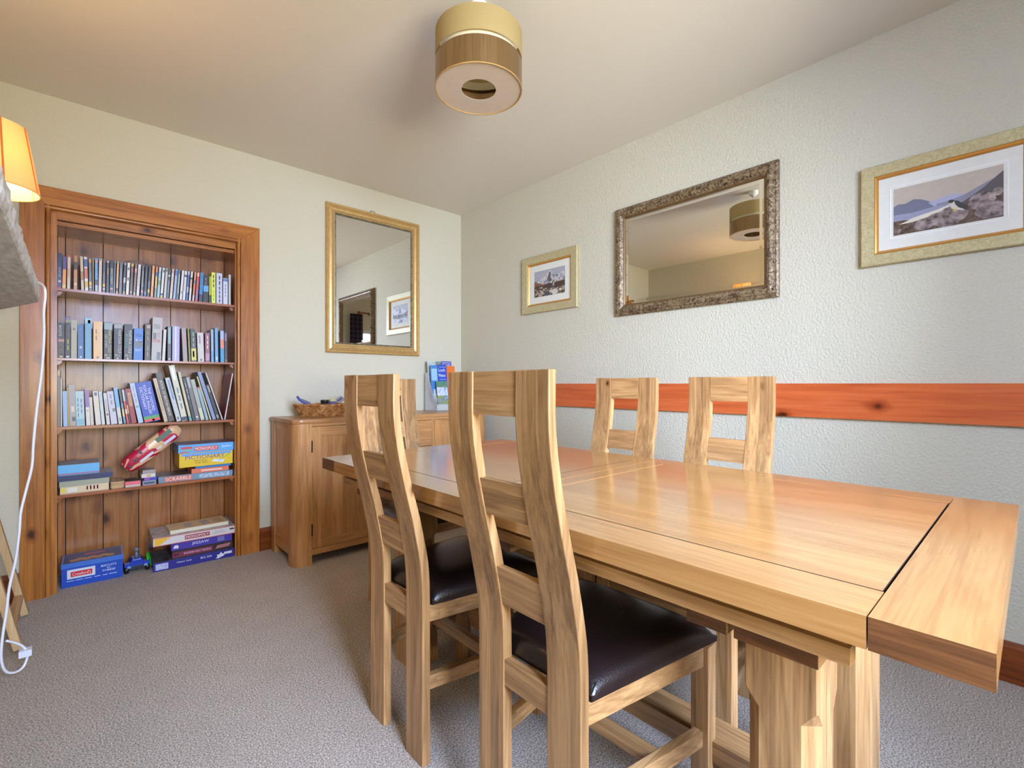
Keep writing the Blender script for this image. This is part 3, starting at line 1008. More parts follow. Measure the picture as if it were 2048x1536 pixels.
R3 = [
    ('tall folded grey', -2.547, .010, .295, .0, (132, 128, 122), [('top_band', .9, 1, (196, 176, 120), .1, .9)], []),
    ('thin cream', -2.5355, .006, .25, -.2, (200, 194, 176), [], []),
    ('baby blue', -2.525, .018, .185, -1.2, (154, 184, 226), [], []),
    ('thin mustard', -2.506, .005, .201, -1.6, (196, 168, 50), [], []),
    ('tall stone grey', -2.500, .026, .218, -1.7, (168, 163, 162), [('badge', .12, .22, (64, 66, 84), .4, .9), ('picture_panel', .34, .48, (206, 196, 186), .3, .8)], []),
    ('pale teal', -2.474, .035, .184, -1.8, (174, 204, 208), [('lower_panel', .03, .2, (120, 176, 196))], [('FALL BEFORE', .26, .84, .12, .42, (86, 146, 170), 0), ('Nature Trip', .36, .82, .5, .85, (150, 130, 196), 0)]),
    ('purple-topped white', -2.435, .017, .196, -2.3, (216, 210, 206), [('upper_panel', .5, 1, (128, 84, 160)), ('badge', .38, .43, (170, 150, 130), .3, .7)], []),
    ('short cream', -2.417, .013, .151, -3.0, (204, 198, 188), [], []),
    ('moon-topped white', -2.397, .023, .184, -4.2, (214, 208, 200), [('badge', .86, .96, (64, 62, 110), .25, .75), ('picture_panel', .5, .8, (216, 200, 160), .3, .7)], []),
    ('pale green-white', -2.372, .014, .182, -4.4, (202, 208, 204), [('upper_panel', .66, .95, (150, 190, 206), .3, .8)], []),
    ('milk white', -2.352, .015, .173, -5.0, (208, 202, 202), [('side_panel', .4, .8, (150, 146, 160), .35, .65), ('badge', .28, .36, (120, 80, 70), .3, .8)], []),
    ('lilac-white', -2.333, .028, .182, -6.0, (196, 196, 212), [('figure', .38, .48, (90, 100, 100), .5, .95)], [('PIXELS', .6, .96, .25, .75, (150, 146, 170), 0)]),
    ('blue-topped white', -2.301, .017, .202, -6.6, (206, 204, 200), [('upper_panel', .46, 1, (90, 160, 214)), ('badge', .08, .18, (150, 150, 150), .3, .7)], []),
    ('striped teal and yellow', -2.279, .010, .192, -6.8, (64, 78, 76), [('picture_panel', .42, .6, (50, 140, 140)), ('lower_panel', .2, .42, (206, 196, 110)), ('foot_band', 0, .2, (56, 150, 190))], []),
    ('red and white', -2.265, .009, .192, -7.1, (218, 50, 56), [('upper_panel', .66, 1, (180, 190, 190)), ('picture_panel', .28, .42, (226, 190, 196))], []),
    ('thin dark striped', -2.254, .006, .191, -7.4, (60, 56, 70), [('picture_panel', .3, .55, (206, 170, 90))], []),
    ('dark red', -2.245, .024, .196, -9.0, (156, 32, 38), [('title_panel', .5, .88, (196, 150, 90), .25, .8)], [('THESAURUS', .52, .86, .35, .7, (70, 40, 20), 0)]),
    ('pale sky blue', -2.214, .023, .227, -10.2, (170, 196, 220), [('picture_panel', .38, .44, (120, 150, 160), .2, .8)], [('Kathy Lette', .5, .95, .3, .7, (200, 140, 150), 0)]),
    ('thick royal blue', -2.186, .077, .232, -11.4, (26, 66, 180), [('foot_band', 0, .075, (222, 48, 40)), ('lower_panel', .075, .15, (40, 150, 70)), ('emblem', .015, .06, (230, 230, 235), .5, .65)], [('THE OXFORD', .24, .86, .66, .84, (230, 232, 240), 0), ('POPULAR ENGLISH', .2, .92, .42, .6, (230, 232, 240), 0), ('DICTIONARY', .3, .9, .18, .36, (230, 232, 240), 0)]),
    ('tan', -2.095, .018, .255, -12.2, (198, 178, 148), [('side_panel', .25, .78, (160, 120, 90), .4, .65)], []),
    ('dark brown', -2.074, .029, .287, -12.5, (78, 68, 58), [], [('BOOK OF BRITISH BIRDS', .06, .9, .3, .72, (222, 218, 206), 0)]),
    ('blue-lettered grey-white', -2.035, .023, .258, -12.7, (190, 194, 194), [('side_panel', .5, .95, (100, 130, 170), .4, .8), ('badge', .04, .1, (80, 80, 84), .3, .6)], []),
    ('tall glossy cream', -2.009, .029, .331, -11.4, (204, 204, 182), [('foot_band', 0, .075, (40, 50, 84)), ('upper_panel', .74, .96, (226, 232, 232), .25, .7)], [('FALL BEFORE', .22, .64, .3, .75, (76, 110, 140), 0)]),
    ('narrow cream', -1.972, .013, .293, -11.4, (198, 188, 156), [('foot_band', 0, .1, (90, 160, 160))], []),
    ('white-lettered black', -1.955, .014, .259, -11.5, (46, 50, 56), [], [('IAN RANKIN', .5, .92, .3, .75, (206, 206, 206), 0)]),
    ('grey', -1.939, .021, .265, -11.5, (112, 108, 108), [('upper_panel', .75, .98, (160, 160, 166), .2, .7), ('badge', .06, .1, (200, 200, 196), .2, .7)], []),
    ('pale green', -1.914, .021, .249, -12.2, (164, 168, 152), [('lower_panel', .03, .3, (196, 196, 170))], []),
    ('red-tipped blue-grey', -1.888, .015, .202, -13.2, (138, 168, 178), [('top_band', .95, 1, (216, 60, 50))], []),
    ('thin cream board', -1.866, .007, .267, -15.0, (206, 190, 150), [], []),
    ('slate blue', -1.852, .019, .295, -15.4, (124, 138, 174), [], []),
    ('white-marked black', -1.829, .016, .218, -15.6, (36, 40, 40), [('upper_panel', .78, .96, (150, 150, 140), .3, .8), ('badge', .05, .14, (160, 150, 120), .2, .8)], []),
    ('thin red-covered', -1.803, .006, .290, -17.0, (206, 200, 196), [], []),
]
rows = fit_row(R3)
prev = None
for i, r in enumerate(rows):
    kind = 'magazine' if i in (0, 1, 31) else 'book'
    art = '%s %s ' % (r[0], kind)
    if prev is None:
        lab = art + 'at the left end of the third shelf'
    else:
        lab = art + 'right of the %s one, third shelf' % prev
    o = spine('magazine' if kind == 'magazine' else 'book', lab, kind, 'books on the third shelf', .848, *r[1:5], .12 if r[3] < .2 else (.15 if r[3] < .25 else .19), r[5], r[6], r[7])
    if i == 31:
        L = .29
        obj('cover', box(.0057, .0066, .004, .17, .002, L, 0), print_mat('magazine_cover', [(70, 110, 180), (150, 60, 70), (206, 70, 80), (110, 40, 50)], 16), o)
    prev = r[0]
o = spine('magazine', 'brown and red magazine leaning right against the side, right end of third shelf', 'magazine', 'books on the third shelf', .848, -1.7895, .005, .288, 8.6, .20, (214, 210, 214), [], [])
obj('cover', box(-.0012, 0, .003, .2, .002, .286, 0), print_mat('magazine_cover_brown', [(150, 100, 80), (120, 84, 74), (180, 60, 50), (110, 40, 50)], 12), o)

# clear plastic wallet lying on top of the film cases
m, nt, b = newmat('clear_plastic')
b.inputs['Base Color'].default_value = (.8, .8, .8, 1)
b.inputs['Roughness'].default_value = .12
b.inputs['Alpha'].default_value = .32
CLEAR = m
bm = bmesh.new()
rows_ = []
for j in range(4):
    rows_.append([bm.verts.new((-2.27 + .17 * i / 16, .075 + .03 * j, 1.7575 + .008 * math.sin(i * .6 + j) ** 2 + .02 * math.exp(-((i - 5) / 3.5) ** 2) * (j > 0))) for i in range(17)])
for a, c in zip(rows_, rows_[1:]):
    for i in range(16):
        bm.faces.new((a[i], a[i + 1], c[i + 1], c[i]))
bmesh.ops.solidify(bm, geom=bm.faces[:], thickness=.001)
tag(obj('plastic_wallet', bm, CLEAR, None, 2), 'crumpled clear plastic wallet lying on top of the film cases', 'wallet')

# ------------------------------------------------------------------ boxed games on the fourth shelf and the floor
def carton(name, label, cat, group, x, y, z, w, d, h, rz, side, top, lid=0.0, tilt=0.0, lidcol=None):
    """A game box: tray, a lid standing slightly proud, printed front and top panels. (x, y) is its front-left foot."""
    t = thing(name, label, cat, (x, y, z + .0004), math.radians(rz), group)
    if tilt:
        t.rotation_euler = (0, math.radians(tilt), math.radians(rz))
    sm = side if not isinstance(side, tuple) else plain(side, .35)
    tm = top if not isinstance(top, tuple) else plain(top, .35)
    if lid:
        obj('tray', box(.0012, w - .0012, .0012, d - .0012, 0, h - .002, .0008, 1), plain(lidcol or (200, 196, 186), .6), t)
        obj('lid', box(0, w, 0, d, h - lid, h, .0012, 2), sm, t)
    else:
        obj('body', box(0, w, 0, d, 0, h, .0012, 2), sm, t)
    obj('top_panel', box(.002, w - .002, .002, d - .002, h - .0004, h + .0005, 0), tm, t)
    return t


def label_panel(t, name, x0, x1, z0, z1, c):
    bm = bmesh.new()
    bx(bm, x0, x1, -.0007, .0005, z0, z1)
    return obj(name, bm, plain(c, .35) if isinstance(c, tuple) else c, t)


def ftext(t, s, x0, x1, z0, z1, c, y=-.0007):
    return text(t, s, ((x0 + x1) / 2, y, (z0 + z1) / 2), (1, 0, 0), (0, 0, 1), z1 - z0, x1 - x0, plain(c, .5))


Z4 = .494
G4 = 'games on the fourth shelf'
t = carton('game_box', 'pale yellow game box at the bottom of the left stack, fourth shelf', 'box', G4, -2.538, .06, Z4, .195, .2, .036, 0, (216, 200, 160), (200, 190, 160))
label_panel(t, 'end_label', .004, .02, .006, .03, (226, 206, 70))
label_panel(t, 'printed_panel', .028, .066, .006, .03, (222, 218, 206))
label_panel(t, 'printed_panel', .095, .16, .006, .032, (226, 190, 160))
for k in range(4):
    label_panel(t, 'white_mark', .104 + k * .014, .109 + k * .014, .01, .03, (232, 230, 226))
t = carton('game_box', 'grey-green game box under the navy case, fourth shelf', 'box', G4, -2.541, .055, Z4 + .037, .2, .2, .028, 0, (158, 162, 140), (150, 152, 132))
t = carton('game_case', 'long navy blue game case under the light blue box, fourth shelf', 'box', G4, -2.546, .05, Z4 + .0665, .22, .2, .028, 0, (34, 44, 92), (120, 100, 76))
obj('clasp', box(.098, .122, -.003, .0005, .012, .02, .001), STEEL, t)
t = carton('game_box', 'light blue game box with red stripes on top of the left stack, fourth shelf', 'box', G4, -2.546, .05, Z4 + .096, .164, .2, .055, 0, (96, 176, 226), print_mat('faded_scene', [(110, 120, 140), (150, 130, 120), (110, 150, 180), (180, 150, 110)], 14), .044, lidcol=(96, 176, 226))
label_panel(t, 'red_stripe', .001, .16, .004, .0065, (190, 60, 80))
label_panel(t, 'red_stripe', .001, .16, .0085, .0105, (190, 60, 80))
# finger-jointed wooden box
t = thing('domino_box', 'small finger-jointed wooden box beside the pink box, fourth shelf', 'box', (-2.336, .05, Z4 + .0004))
obj('body', box(0, .059, .004, .14, 0, .036, .001), PALEWOOD[1], t)
obj('front_board', box(.006, .053, 0, .005, 0, .036, .0006), PALEWOOD[0], t)
for k in range(6):
    for xx in (0, .0535):
        obj('finger', box(xx, xx + .0055, -.0003, .006, .0005 + k * .006, .0044 + k * .006, .0003, 1), PALEWOOD[1] if k % 2 else OAK_END, t)
t = carton('card_box', 'small pink card box with a dark top, fourth shelf', 'box', G4, -2.274, .05, Z4, .069, .12, .03, 0, (226, 104, 118), (44, 40, 46), .02)
t = carton('card_box', 'grey playing-card box at the bottom of the small stack, fourth shelf', 'box', G4, -2.196, .05, Z4, .062, .09, .024, 0, (134, 144, 164), (120, 126, 140))
label_panel(t, 'printed_panel', .006, .055, .006, .016, (60, 70, 90))
t = carton('card_box', 'purple and blue card box in the small stack, fourth shelf', 'box', G4, -2.190, .052, Z4 + .025, .06, .088, .016, 0, (60, 62, 176), (60, 60, 150))
label_panel(t, 'printed_panel', .002, .028, .002, .014, (150, 76, 170))
t = carton('card_box', 'white card box with a gold square in the small stack, fourth shelf', 'box', G4, -2.201, .05, Z4 + .042, .064, .09, .021, 0, (212, 206, 200), (200, 196, 190))
label_panel(t, 'gold_square', .024, .042, .004, .017, (206, 170, 106))
t = carton('card_box', 'grey card box topping the small stack, fourth shelf', 'box', G4, -2.196, .052, Z4 + .064, .06, .088, .02, 0, (158, 150, 144), (150, 146, 144))
# scrabble
t = carton('word_game_box', 'long blue-grey word game box lying on the right of the fourth shelf', 'box', G4, -2.124, .05, Z4, .38, .19, .036, 0, (112, 142, 164), (104, 92, 84), .026, lidcol=(120, 140, 150))
label_panel(t, 'title_panel', .028, .165, .004, .032, (206, 110, 96))
ftext(t, 'SCRABBLE', .034, .16, .008, .028, (238, 226, 216))
label_panel(t, 'printed_panel', .2, .36, .006, .03, print_mat('blue_mottle', [(80, 120, 160), (190, 206, 216), (110, 140, 170), (200, 210, 220)], 60))
t = carton('card_game_box', 'flat orange game box between the word game and the yellow game', 'box', G4, -1.962, .052, Z4 + .037, .197, .15, .026, 0, (222, 116, 82), (206, 110, 80))
label_panel(t, 'printed_mark', .05, .16, .008, .018, (236, 200, 180))
t = carton('card_game_box', 'thin blue game box under the yellow drawing game, fourth shelf', 'box', G4, -1.942, .055, Z4 + .064, .19, .17, .014, 0, (40, 120, 180), (40, 110, 160))
t = carton('drawing_game_box', 'yellow drawing game box under the light blue property game, fourth shelf', 'box', G4, -2.024, .045, Z4 + .0785, .279, .2, .082, 0, (226, 190, 30), (220, 180, 40), tilt=0)
label_panel(t, 'title_panel', .01, .27, .066, .08, (98, 160, 220))
ftext(t, 'PICTIONARY', .03, .235, .045, .068, (84, 76, 156))
ftext(t, 'Quick Draw', .075, .14, .03, .04, (40, 34, 20))
ftext(t, 'Crazy Game', .08, .145, .016, .027, (40, 34, 20))
bm = prism([(.165, .022), (.178, .036), (.235, .03), (.225, .012)], -.0008, .0004, 0, 'y')
obj('paper_pad', bm, plain((214, 220, 236), .4), t)
bm = prism([(.2, .024), (.204, .022), (.262, .06), (.258, .066)], -.0011, .0004, 0, 'y')
obj('pencil', bm, plain((140, 180, 60), .4), t)
t = carton('property_game_box', 'light blue junior property game box on top of the yellow game box', 'box', G4, -2.029, .044, Z4 + .162, .288, .21, .05, 0, (88, 164, 222), print_mat('faded_city', [(84, 96, 146), (140, 120, 130), (110, 120, 170), (190, 140, 90)], 18), .048, lidcol=(90, 160, 220))
label_panel(t, 'title_panel', .078, .205, .01, .036, (200, 88, 84))
ftext(t, 'MONOPOLY', .084, .2, .014, .032, (236, 230, 226))
ftext(t, 'Junior', .222, .28, .018, .036, (226, 236, 246))
label_panel(t, 'publisher_mark', .012, .068, .026, .038, (206, 60, 60))
label_panel(t, 'green_mark', .014, .07, .014, .022, (130, 170, 130))
label_panel(t, 'red_mark', .006, .05, .003, .009, (200, 96, 76))

# crimson patterned pouch leaning across the shelf
def pouch_mat():
    m, nt, b = newmat('crimson_printed_plastic')
    t = nd(nt, 'ShaderNodeTexCoord')
    mp = nd(nt, 'ShaderNodeMapping')
    mp.inputs['Scale'].default_value = (1, 1, .75)
    ln(nt, t.outputs['Object'], mp.inputs[0])
    v = nd(nt, 'ShaderNodeTexNoise', i_Scale=15.0, i_Detail=1.0, i_Distortion=.8)
    ln(nt, mp.outputs[0], v.inputs['Vector'])
    r = nd(nt, 'ShaderNodeValToRGB')
    r.color_ramp.interpolation = 'CONSTANT'
    e = r.color_ramp.elements
    e[0].position, e[0].color = 0, lin((186, 28, 66))
    e[1].position, e[1].color = .505, lin((222, 180, 136))
    ln(nt, v.outputs['Fac'], r.inputs[0])
    ln(nt, r.outputs[0], b.inputs['Base Color'])
    b.inputs['Roughness'].default_value = .28
    return m


pa = thing('draughts_pouch', 'crimson patterned pouch leaning across the fourth shelf against the back boards', 'pouch', (-2.292, .085, Z4 + .068))
bm = bmesh.new()
LEN, WID = .335, .098
rings = []
prof = [(0, .45), (.01, .78), (.04, .95), (.10, 1), (.2, 1), (.27, .97), (.305, .86), (.326, .62), (.335, .3)]
for s, k in prof:
    ring = []
    for i in range(20):
        a = 2 * PI * i / 20
        ca, sa = math.cos(a), math.sin(a)
        ring.append(bm.verts.new((WID / 2 * k * math.copysign(abs(ca) ** .7, ca), .03 * (k ** .7) * math.copysign(abs(sa) ** .8, sa) + .002 * math.sin(s * 90 + i), s)))
    rings.append(ring)
for a, c in zip(rings, rings[1:]):
    for i in range(20):
        bm.faces.new((a[i], a[(i + 1) % 20], c[(i + 1) % 20], c[i]))
bm.faces.new(rings[0][::-1])
bm.faces.new(rings[-1])
pb = obj('pouch_body', bm, pouch_mat(), pa, 2)
pb.rotation_euler = (0, math.radians(49), 0)
pb.location = (.02, .0, .034)
for u0, u1, zz0, zz1, cc in ((.012, .026, .07, .15, (206, 204, 214)), (.014, .026, .17, .20, (206, 196, 200)), (.014, .03, .215, .285, (196, 196, 216)), (-.03, -.004, .2, .29, (64, 98, 72)), (-.012, .006, .052, .066, (40, 36, 34)), (-.014, .004, .072, .078, (40, 36, 34)), (-.036, -.012, .1, .112, (44, 40, 38)), (-.004, .016, .02, .03, (44, 40, 38))):
    o = obj('printed_patch', box(u0, u1, -.0325, -.028, zz0, zz1, .001), plain(cc, .35), pb)
obj('edge_seam', tube(smooth_path([(.039, -.012, .06), (.0425, -.012, .12), (.0425, -.012, .2), (.036, -.01, .27), (.024, -.008, .315), (.008, -.004, .335)], 4), .003, 6), plain((170, 20, 60), .3), pb, 2)

# on the floor of the recess
t = thing('biscuit_tin', 'blue biscuit tin standing on the floor at the left of the bookcase', 'tin', (-2.533, .062, .0005), math.radians(-2))
TB = plain((36, 76, 176), .3)
obj('tin_body', box(0, .25, 0, .19, 0, .106, .004, 3), TB, t)
obj('tin_lid', box(-.0015, .2515, -.0015, .1915, .1, .124, .004, 3), plain((66, 112, 196), .3), t)
obj('lid_picture', box(.006, .245, .006, .185, .1236, .1246, 0), print_mat('dark_blue_print', [(44, 52, 104), (54, 62, 116), (60, 66, 120), (70, 74, 124)], 12), t)
for k in range(7):
    bm = lathe([(.001, 0), (.021, 0), (.021, .001), (.001, .0012)], 18)
    o = obj('printed_biscuit', bm, plain((196, 140, 84), .4), t)
    o.location = (.05 + k * .024, .042 + (k % 2) * .014, .1246)
obj('lid_label', box(.09, .175, .12, .15, .1246, .125, 0), plain((196, 80, 76), .4), t)
obj('label_border', box(.022, .134, -.0022, .001, .042, .09, 0), plain((206, 214, 222), .35), t)
obj('label_red', box(.036, .122, -.0028, .001, .052, .078, 0), plain((206, 36, 50), .35), t)
ftext(t, "Crawford's", .042, .116, .057, .073, (240, 226, 226), -.0028)
ftext(t, 'BISCUITS', .152, .228, .076, .086, (226, 232, 240), -.0016)
ftext(t, 'for', .18, .2, .064, .072, (226, 232, 240), -.0016)
ftext(t, 'CHEESE', .158, .222, .05, .06, (226, 232, 240), -.0016)
for a, c in ((.02, .05), (.055, .085), (.09, .12), (.13, .155), (.165, .185), (.192, .225)):
    obj('small_print', box(a, c, -.0014, .001, .03, .0325, 0), plain((200, 214, 236), .4), t)

# toy buggy
t = thing('toy_buggy', 'small blue and black toy buggy with a green disc beside the biscuit tin', 'toy', (-2.218, .12, .0))
TBL = plain((28, 62, 170), .3)
obj('chassis', box(-.032, .032, -.04, .05, .018, .034, .004), BLACKM, t)
obj('body', prism([(-.036, .032), (.036, .032), (.03, .052), (.018, .066), (-.018, .066), (-.03, .052)], -.03, .05, .003, 'y'), TBL, t)
obj('bumper', box(-.03, .03, -.046, -.036, .02, .036, .003), plain((50, 56, 70), .3), t)
for s in (-1, 1):
    obj('mudguard', box(s * .04 - .012, s * .04 + .012, -.046, -.012, .036, .052, .004), TBL, t)
    obj('headlight', box(s * .034 - .007, s * .034 + .007, -.05, -.045, .03, .04, .002), plain((120, 160, 216), .2), t)
    for yy in (-.03, .036):
        bm = lathe([(.004, -.009), (.017, -.009), (.02, -.006), (.02, .006), (.017, .009), (.004, .009)], 18)
        bmesh.ops.rotate(bm, verts=bm.verts, matrix=Matrix.Rotation(PI / 2, 3, 'Y'))
        bmesh.ops.translate(bm, verts=bm.verts, vec=(s * .043, yy, .0203))
        obj('wheel', bm, BLACKM, t, 1)
obj('driver', lathe([(.001, .064), (.009, .066), (.008, .09), (.004, .096), (.009, .1), (.011, .108), (.009, .118), (.001, .121)], 16), plain((110, 116, 130), .3), t, 2)
bm = lathe([(.001, -.003), (.036, -.003), (.038, 0), (.036, .003), (.001, .003)], 28)
o = obj('green_disc', bm, plain((60, 190, 60), .3), t, 1)
o.rotation_euler = (math.radians(18), math.radians(72), 0)
o.location = (.056, -.005, .046)
t.scale = (1.1, 1.1, 1.1)

GP = 'boxed puzzles on the bookcase floor'
t = carton('puzzle_box', 'deep blue puzzle box at the bottom of the floor stack', 'box', GP, -2.152, .006, 0, .405, .26, .05, -1.2, (44, 44, 130), print_mat('dark_scene', [(40, 40, 44), (90, 84, 84), (60, 60, 66), (130, 120, 120)], 20), .05)
label_panel(t, 'picture_label', .01, .07, .008, .042, print_mat('pale_scene', [(120, 140, 196), (200, 206, 226), (150, 150, 200), (220, 214, 220)], 60))
ftext(t, 'Classic Style', .108, .185, .024, .036, (226, 226, 240))
ftext(t, 'BIG 500', .228, .285, .024, .036, (226, 226, 240))
obj('jigsaw_emblem', prism([(.305, .008), (.315, .016), (.312, .03), (.325, .028), (.333, .042), (.342, .03), (.354, .028), (.348, .016), (.334, .012), (.322, .006)], -.0009, .0004, 0, 'y'), plain((214, 214, 226), .4), t)
label_panel(t, 'white_label', .35, .392, .024, .038, (216, 214, 216))
t = carton('shut_box_game', 'maroon wooden dice game box above the deep blue puzzle', 'box', GP, -2.062, .02, .0515, .31, .2, .046, -1.2, (50, 40, 44), (60, 60, 66), .046)
label_panel(t, 'maroon_panel', .002, .205, .004, .034, (122, 44, 76))
ftext(t, 'WOODEN SHUT THE BOX', .055, .195, .014, .026, (230, 200, 206))
label_panel(t, 'mark', .008, .046, .014, .024, (206, 180, 170))
obj('game_picture', prism([(.215, .01), (.228, .03), (.3, .034), (.29, .014)], -.0009, .0004, 0, 'y'), plain((170, 110, 110), .4), t)
t = carton('jigsaw_box', 'violet jigsaw box under the white property game box', 'box', GP, -2.066, .018, .0985, .31, .21, .042, -1.2, (70, 58, 156), (70, 60, 150), .042)
ftext(t, 'JIGSAW', .088, .2, .012, .032, (226, 226, 240))
label_panel(t, 'picture_label', .232, .268, .008, .036, (120, 116, 170))
obj('jigsaw_emblem', prism([(.01, .01), (.022, .012), (.03, .008), (.036, .016), (.032, .028), (.02, .03), (.012, .024)], -.0009, .0004, 0, 'y'), plain((226, 216, 230), .4), t)
t = carton('property_game_box', 'white property game box with red edges near the top of the floor stack', 'box', GP, -2.152, .008, .1415, .408, .26, .05, -1.2, (212, 206, 202), print_mat('faded_board', [(206, 190, 180), (150, 160, 150), (196, 180, 170), (110, 120, 110)], 14), .05)
for z0, z1 in ((.0005, .004), (.046, .0495)):
    label_panel(t, 'red_edge', .001, .407, z0, z1, (176, 50, 46))
obj('yellow_flash', prism([(.006, .006), (.03, .006), (.08, .044), (.006, .044)], -.0009, .0004, 0, 'y'), plain((236, 180, 50), .4), t)
label_panel(t, 'title_panel', .15, .275, .014, .038, (166, 72, 84))
ftext(t, 'MONOPOLY', .156, .27, .019, .033, (240, 232, 230))
ftext(t, 'The Property', .3, .345, .028, .034, (70, 70, 66))
ftext(t, 'Trading Board Game', .288, .36, .018, .025, (70, 70, 66))
label_panel(t, 'black_mark', .38, .404, .026, .036, (60, 60, 60))
t = carton('chart_box', 'flat cream box with blue picture marks on top of the floor stack', 'box', GP, -2.07, .03, .193, .3, .17, .02, 1.5, (222, 214, 190), (222, 190, 130))
for a, c in ((.1, .1), (.1, .05), (.185, .1), (.185, .05)):
    bm = lathe([(.001, 0), (.02, 0), (.02, .0006), (.001, .0008)], 20)
    bmesh.ops.scale(bm, vec=(1.2, .5, 1), verts=bm.verts)
    o = obj('printed_oval', bm, plain((116, 136, 180), .4), t)
    o.location = (a, c, .0206)
for k in range(5):
    obj('printed_line', box(.235 + k * .01, .239 + k * .01, .03, .14, .0203, .0208, 0), plain((150, 140, 110), .5), t)

# ------------------------------------------------------------------ sideboard
sbt = thing('sideboard', 'oak sideboard with two doors and central drawers against the back wall', 'sideboard', (-.82, -.27, 0))
SX0, SX1, SY0, SY1, SZT = -1.548, -.1, -.485, -.045, .86


def sbp(name, bm, m, parent=None, smooth=None):
    bmesh.ops.translate(bm, verts=bm.verts, vec=(.82, .27, 0))
    return obj(name, bm, m, parent or sbt, smooth)


def roundpost(x0, x1, y0, y1, z0, z1, r, left):
    """A corner post with a generously rounded outer front corner."""
    pts = []
    n = 8
    cx = x0 + r if left else x1 - r
    cy = y0 + r
    if left:
        pts = [(x1, y0)] + [(x1, y1), (x0, y1)] + [(cx - r * math.cos(PI / 2 * k / n), cy - r * math.sin(PI / 2 * k / n)) for k in range(n + 1)]
    else:
        pts = [(x0, y1), (x0, y0)] + [(cx + r * math.sin(PI / 2 * k / n), cy - r * math.cos(PI / 2 * k / n)) for k in range(n + 1)] + [(x1, y1)]
    return prism(pts, z0, z1, 0)


sbp('corner_post', roundpost(SX0, -1.447, SY0, -.385, 0, .836, .055, True), SB[2], None, .8)
sbp('corner_post', roundpost(-.184, SX1, SY0, -.385, 0, .836, .055, False), SB[2], None, .8)
sbp('rear_post', box(SX0 + .004, -1.5, -.11, SY1, 0, .836, .002), SB[2])
sbp('rear_post', box(-.148, SX1 - .004, -.11, SY1, 0, .836, .002), SB[2])
# top with rounded front corners
pts = [(SX0 - .004, SY1), (SX0 - .004, SY0 + .05)]
for k in range(9):
    a = PI / 2 * k / 8
    pts.append((SX0 + .051 - .055 * math.cos(a), SY0 + .05 - .055 * math.sin(a)))
for k in range(9):
    a = PI / 2 * k / 8
    pts.append((SX1 - .051 + .055 * math.sin(a), SY0 + .05 - .055 * math.cos(a)))
pts += [(SX1 + .004, SY0 + .05), (SX1 + .004, SY1)]
sbp('top_board', prism(pts, .837, SZT, .004), SB[0], None, .6)
for x in (SX0 + .008, SX1 - .024):
    o = sbp('side_panel', box(x + .004, x + .012, -.39, -.105, .09, .8, .001), SB[2])
    sbp('side_rail', box(x, x + .016, -.387, -.108, .79, .8365, .002), SB[1])
    sbp('side_rail', box(x, x + .016, -.387, -.108, .055, .13, .002), SB[1])
sbp('back_panel', box(-1.53, -.12, -.06, -.05, .06, .83, .001), SB[2])
sbp('bottom_board', box(-1.5, -.15, -.455, -.06, .06, .078, .001), SB[0])
sbp('front_rail', box(-1.447, -.184, -.478, -.45, .818, .8365, .001), SB[0])
sbp('front_rail', box(-1.447, -.184, -.48, -.45, .056, .091, .001), SB[0])
for x in (-1.03, -.613):
    sbp('divider', box(x, x + .026, -.48, -.06, .091, .818, .001), SB[2])


def door(x0, x1, hinge_left):
    z0, z1 = .0945, .8155
    y0, y1 = -.481, -.46
    s = .056
    d = thing('tmp', '', '')
    for k in ('label', 'category'):
        del d[k]
    d.name = 'door'
    d.parent = sbt
    d.location = ((x0 + x1) / 2 + .82, y0 + .27, z0)
    cx = (x0 + x1) / 2

    def p(n, a, c, e, f, g, h, m, b=.0012):
        bm = box(a - cx, c - cx, e - y0, f - y0, g - z0, h - z0, b)
        return obj(n, bm, m, d)
    p('stile', x0, x0 + s, y0, y1, z0, z1, SB[2])
    p('stile', x1 - s, x1, y0, y1, z0, z1, SB[2])
    p('door_rail', x0 + s + .0006, x1 - s - .0006, y0, y1, z1 - .056, z1, SB[0])
    p('door_rail', x0 + s + .0006, x1 - s - .0006, y0, y1, z0, z0 + .05, SB[0])
    p('door_panel', x0 + s - .002, x1 - s + .002, y0 + .007, y1 - .003, z0 + .048, z1 - .054, SB[2], 0)
    hx = x0 if hinge_left else x1
    for zz in (.17, .665):
        p('hinge', hx - .004, hx + .004, y0 - .004, y0 + .006, zz, zz + .07, STEEL)
    kx = x1 - .03 if hinge_left else x0 + .03
    bm = lathe([(.006, 0), (.006, .012), (.014, .018), (.014, .024), (.001, .028)], 16)
    bmesh.ops.rotate(bm, verts=bm.verts, matrix=Matrix.Rotation(PI / 2, 3, 'X'))
    bmesh.ops.translate(bm, verts=bm.verts, vec=(kx - cx, 0, .5 - z0))
    obj('knob', bm, SB[2], d, 1)
    return d


door(-1.4455, -1.0315, True)
door(-.5855, -.1855, False)
for k in range(4):
    z1 = .8155 - k * .181
    z0 = z1 - .178
    dr = sbp('drawer', box(-1.0025, -.6145, -.481, -.46, z0, z1, .0015), SB[0])
    bm = lathe([(.006, 0), (.006, .012), (.014, .018), (.014, .024), (.001, .028)], 16)
    bmesh.ops.rotate(bm, verts=bm.verts, matrix=Matrix.Rotation(PI / 2, 3, 'X'))
    bmesh.ops.translate(bm, verts=bm.verts, vec=(-.81 + .82, -.481 + .27, (z0 + z1) / 2))
    obj('knob', bm, SB[2], dr, 1)

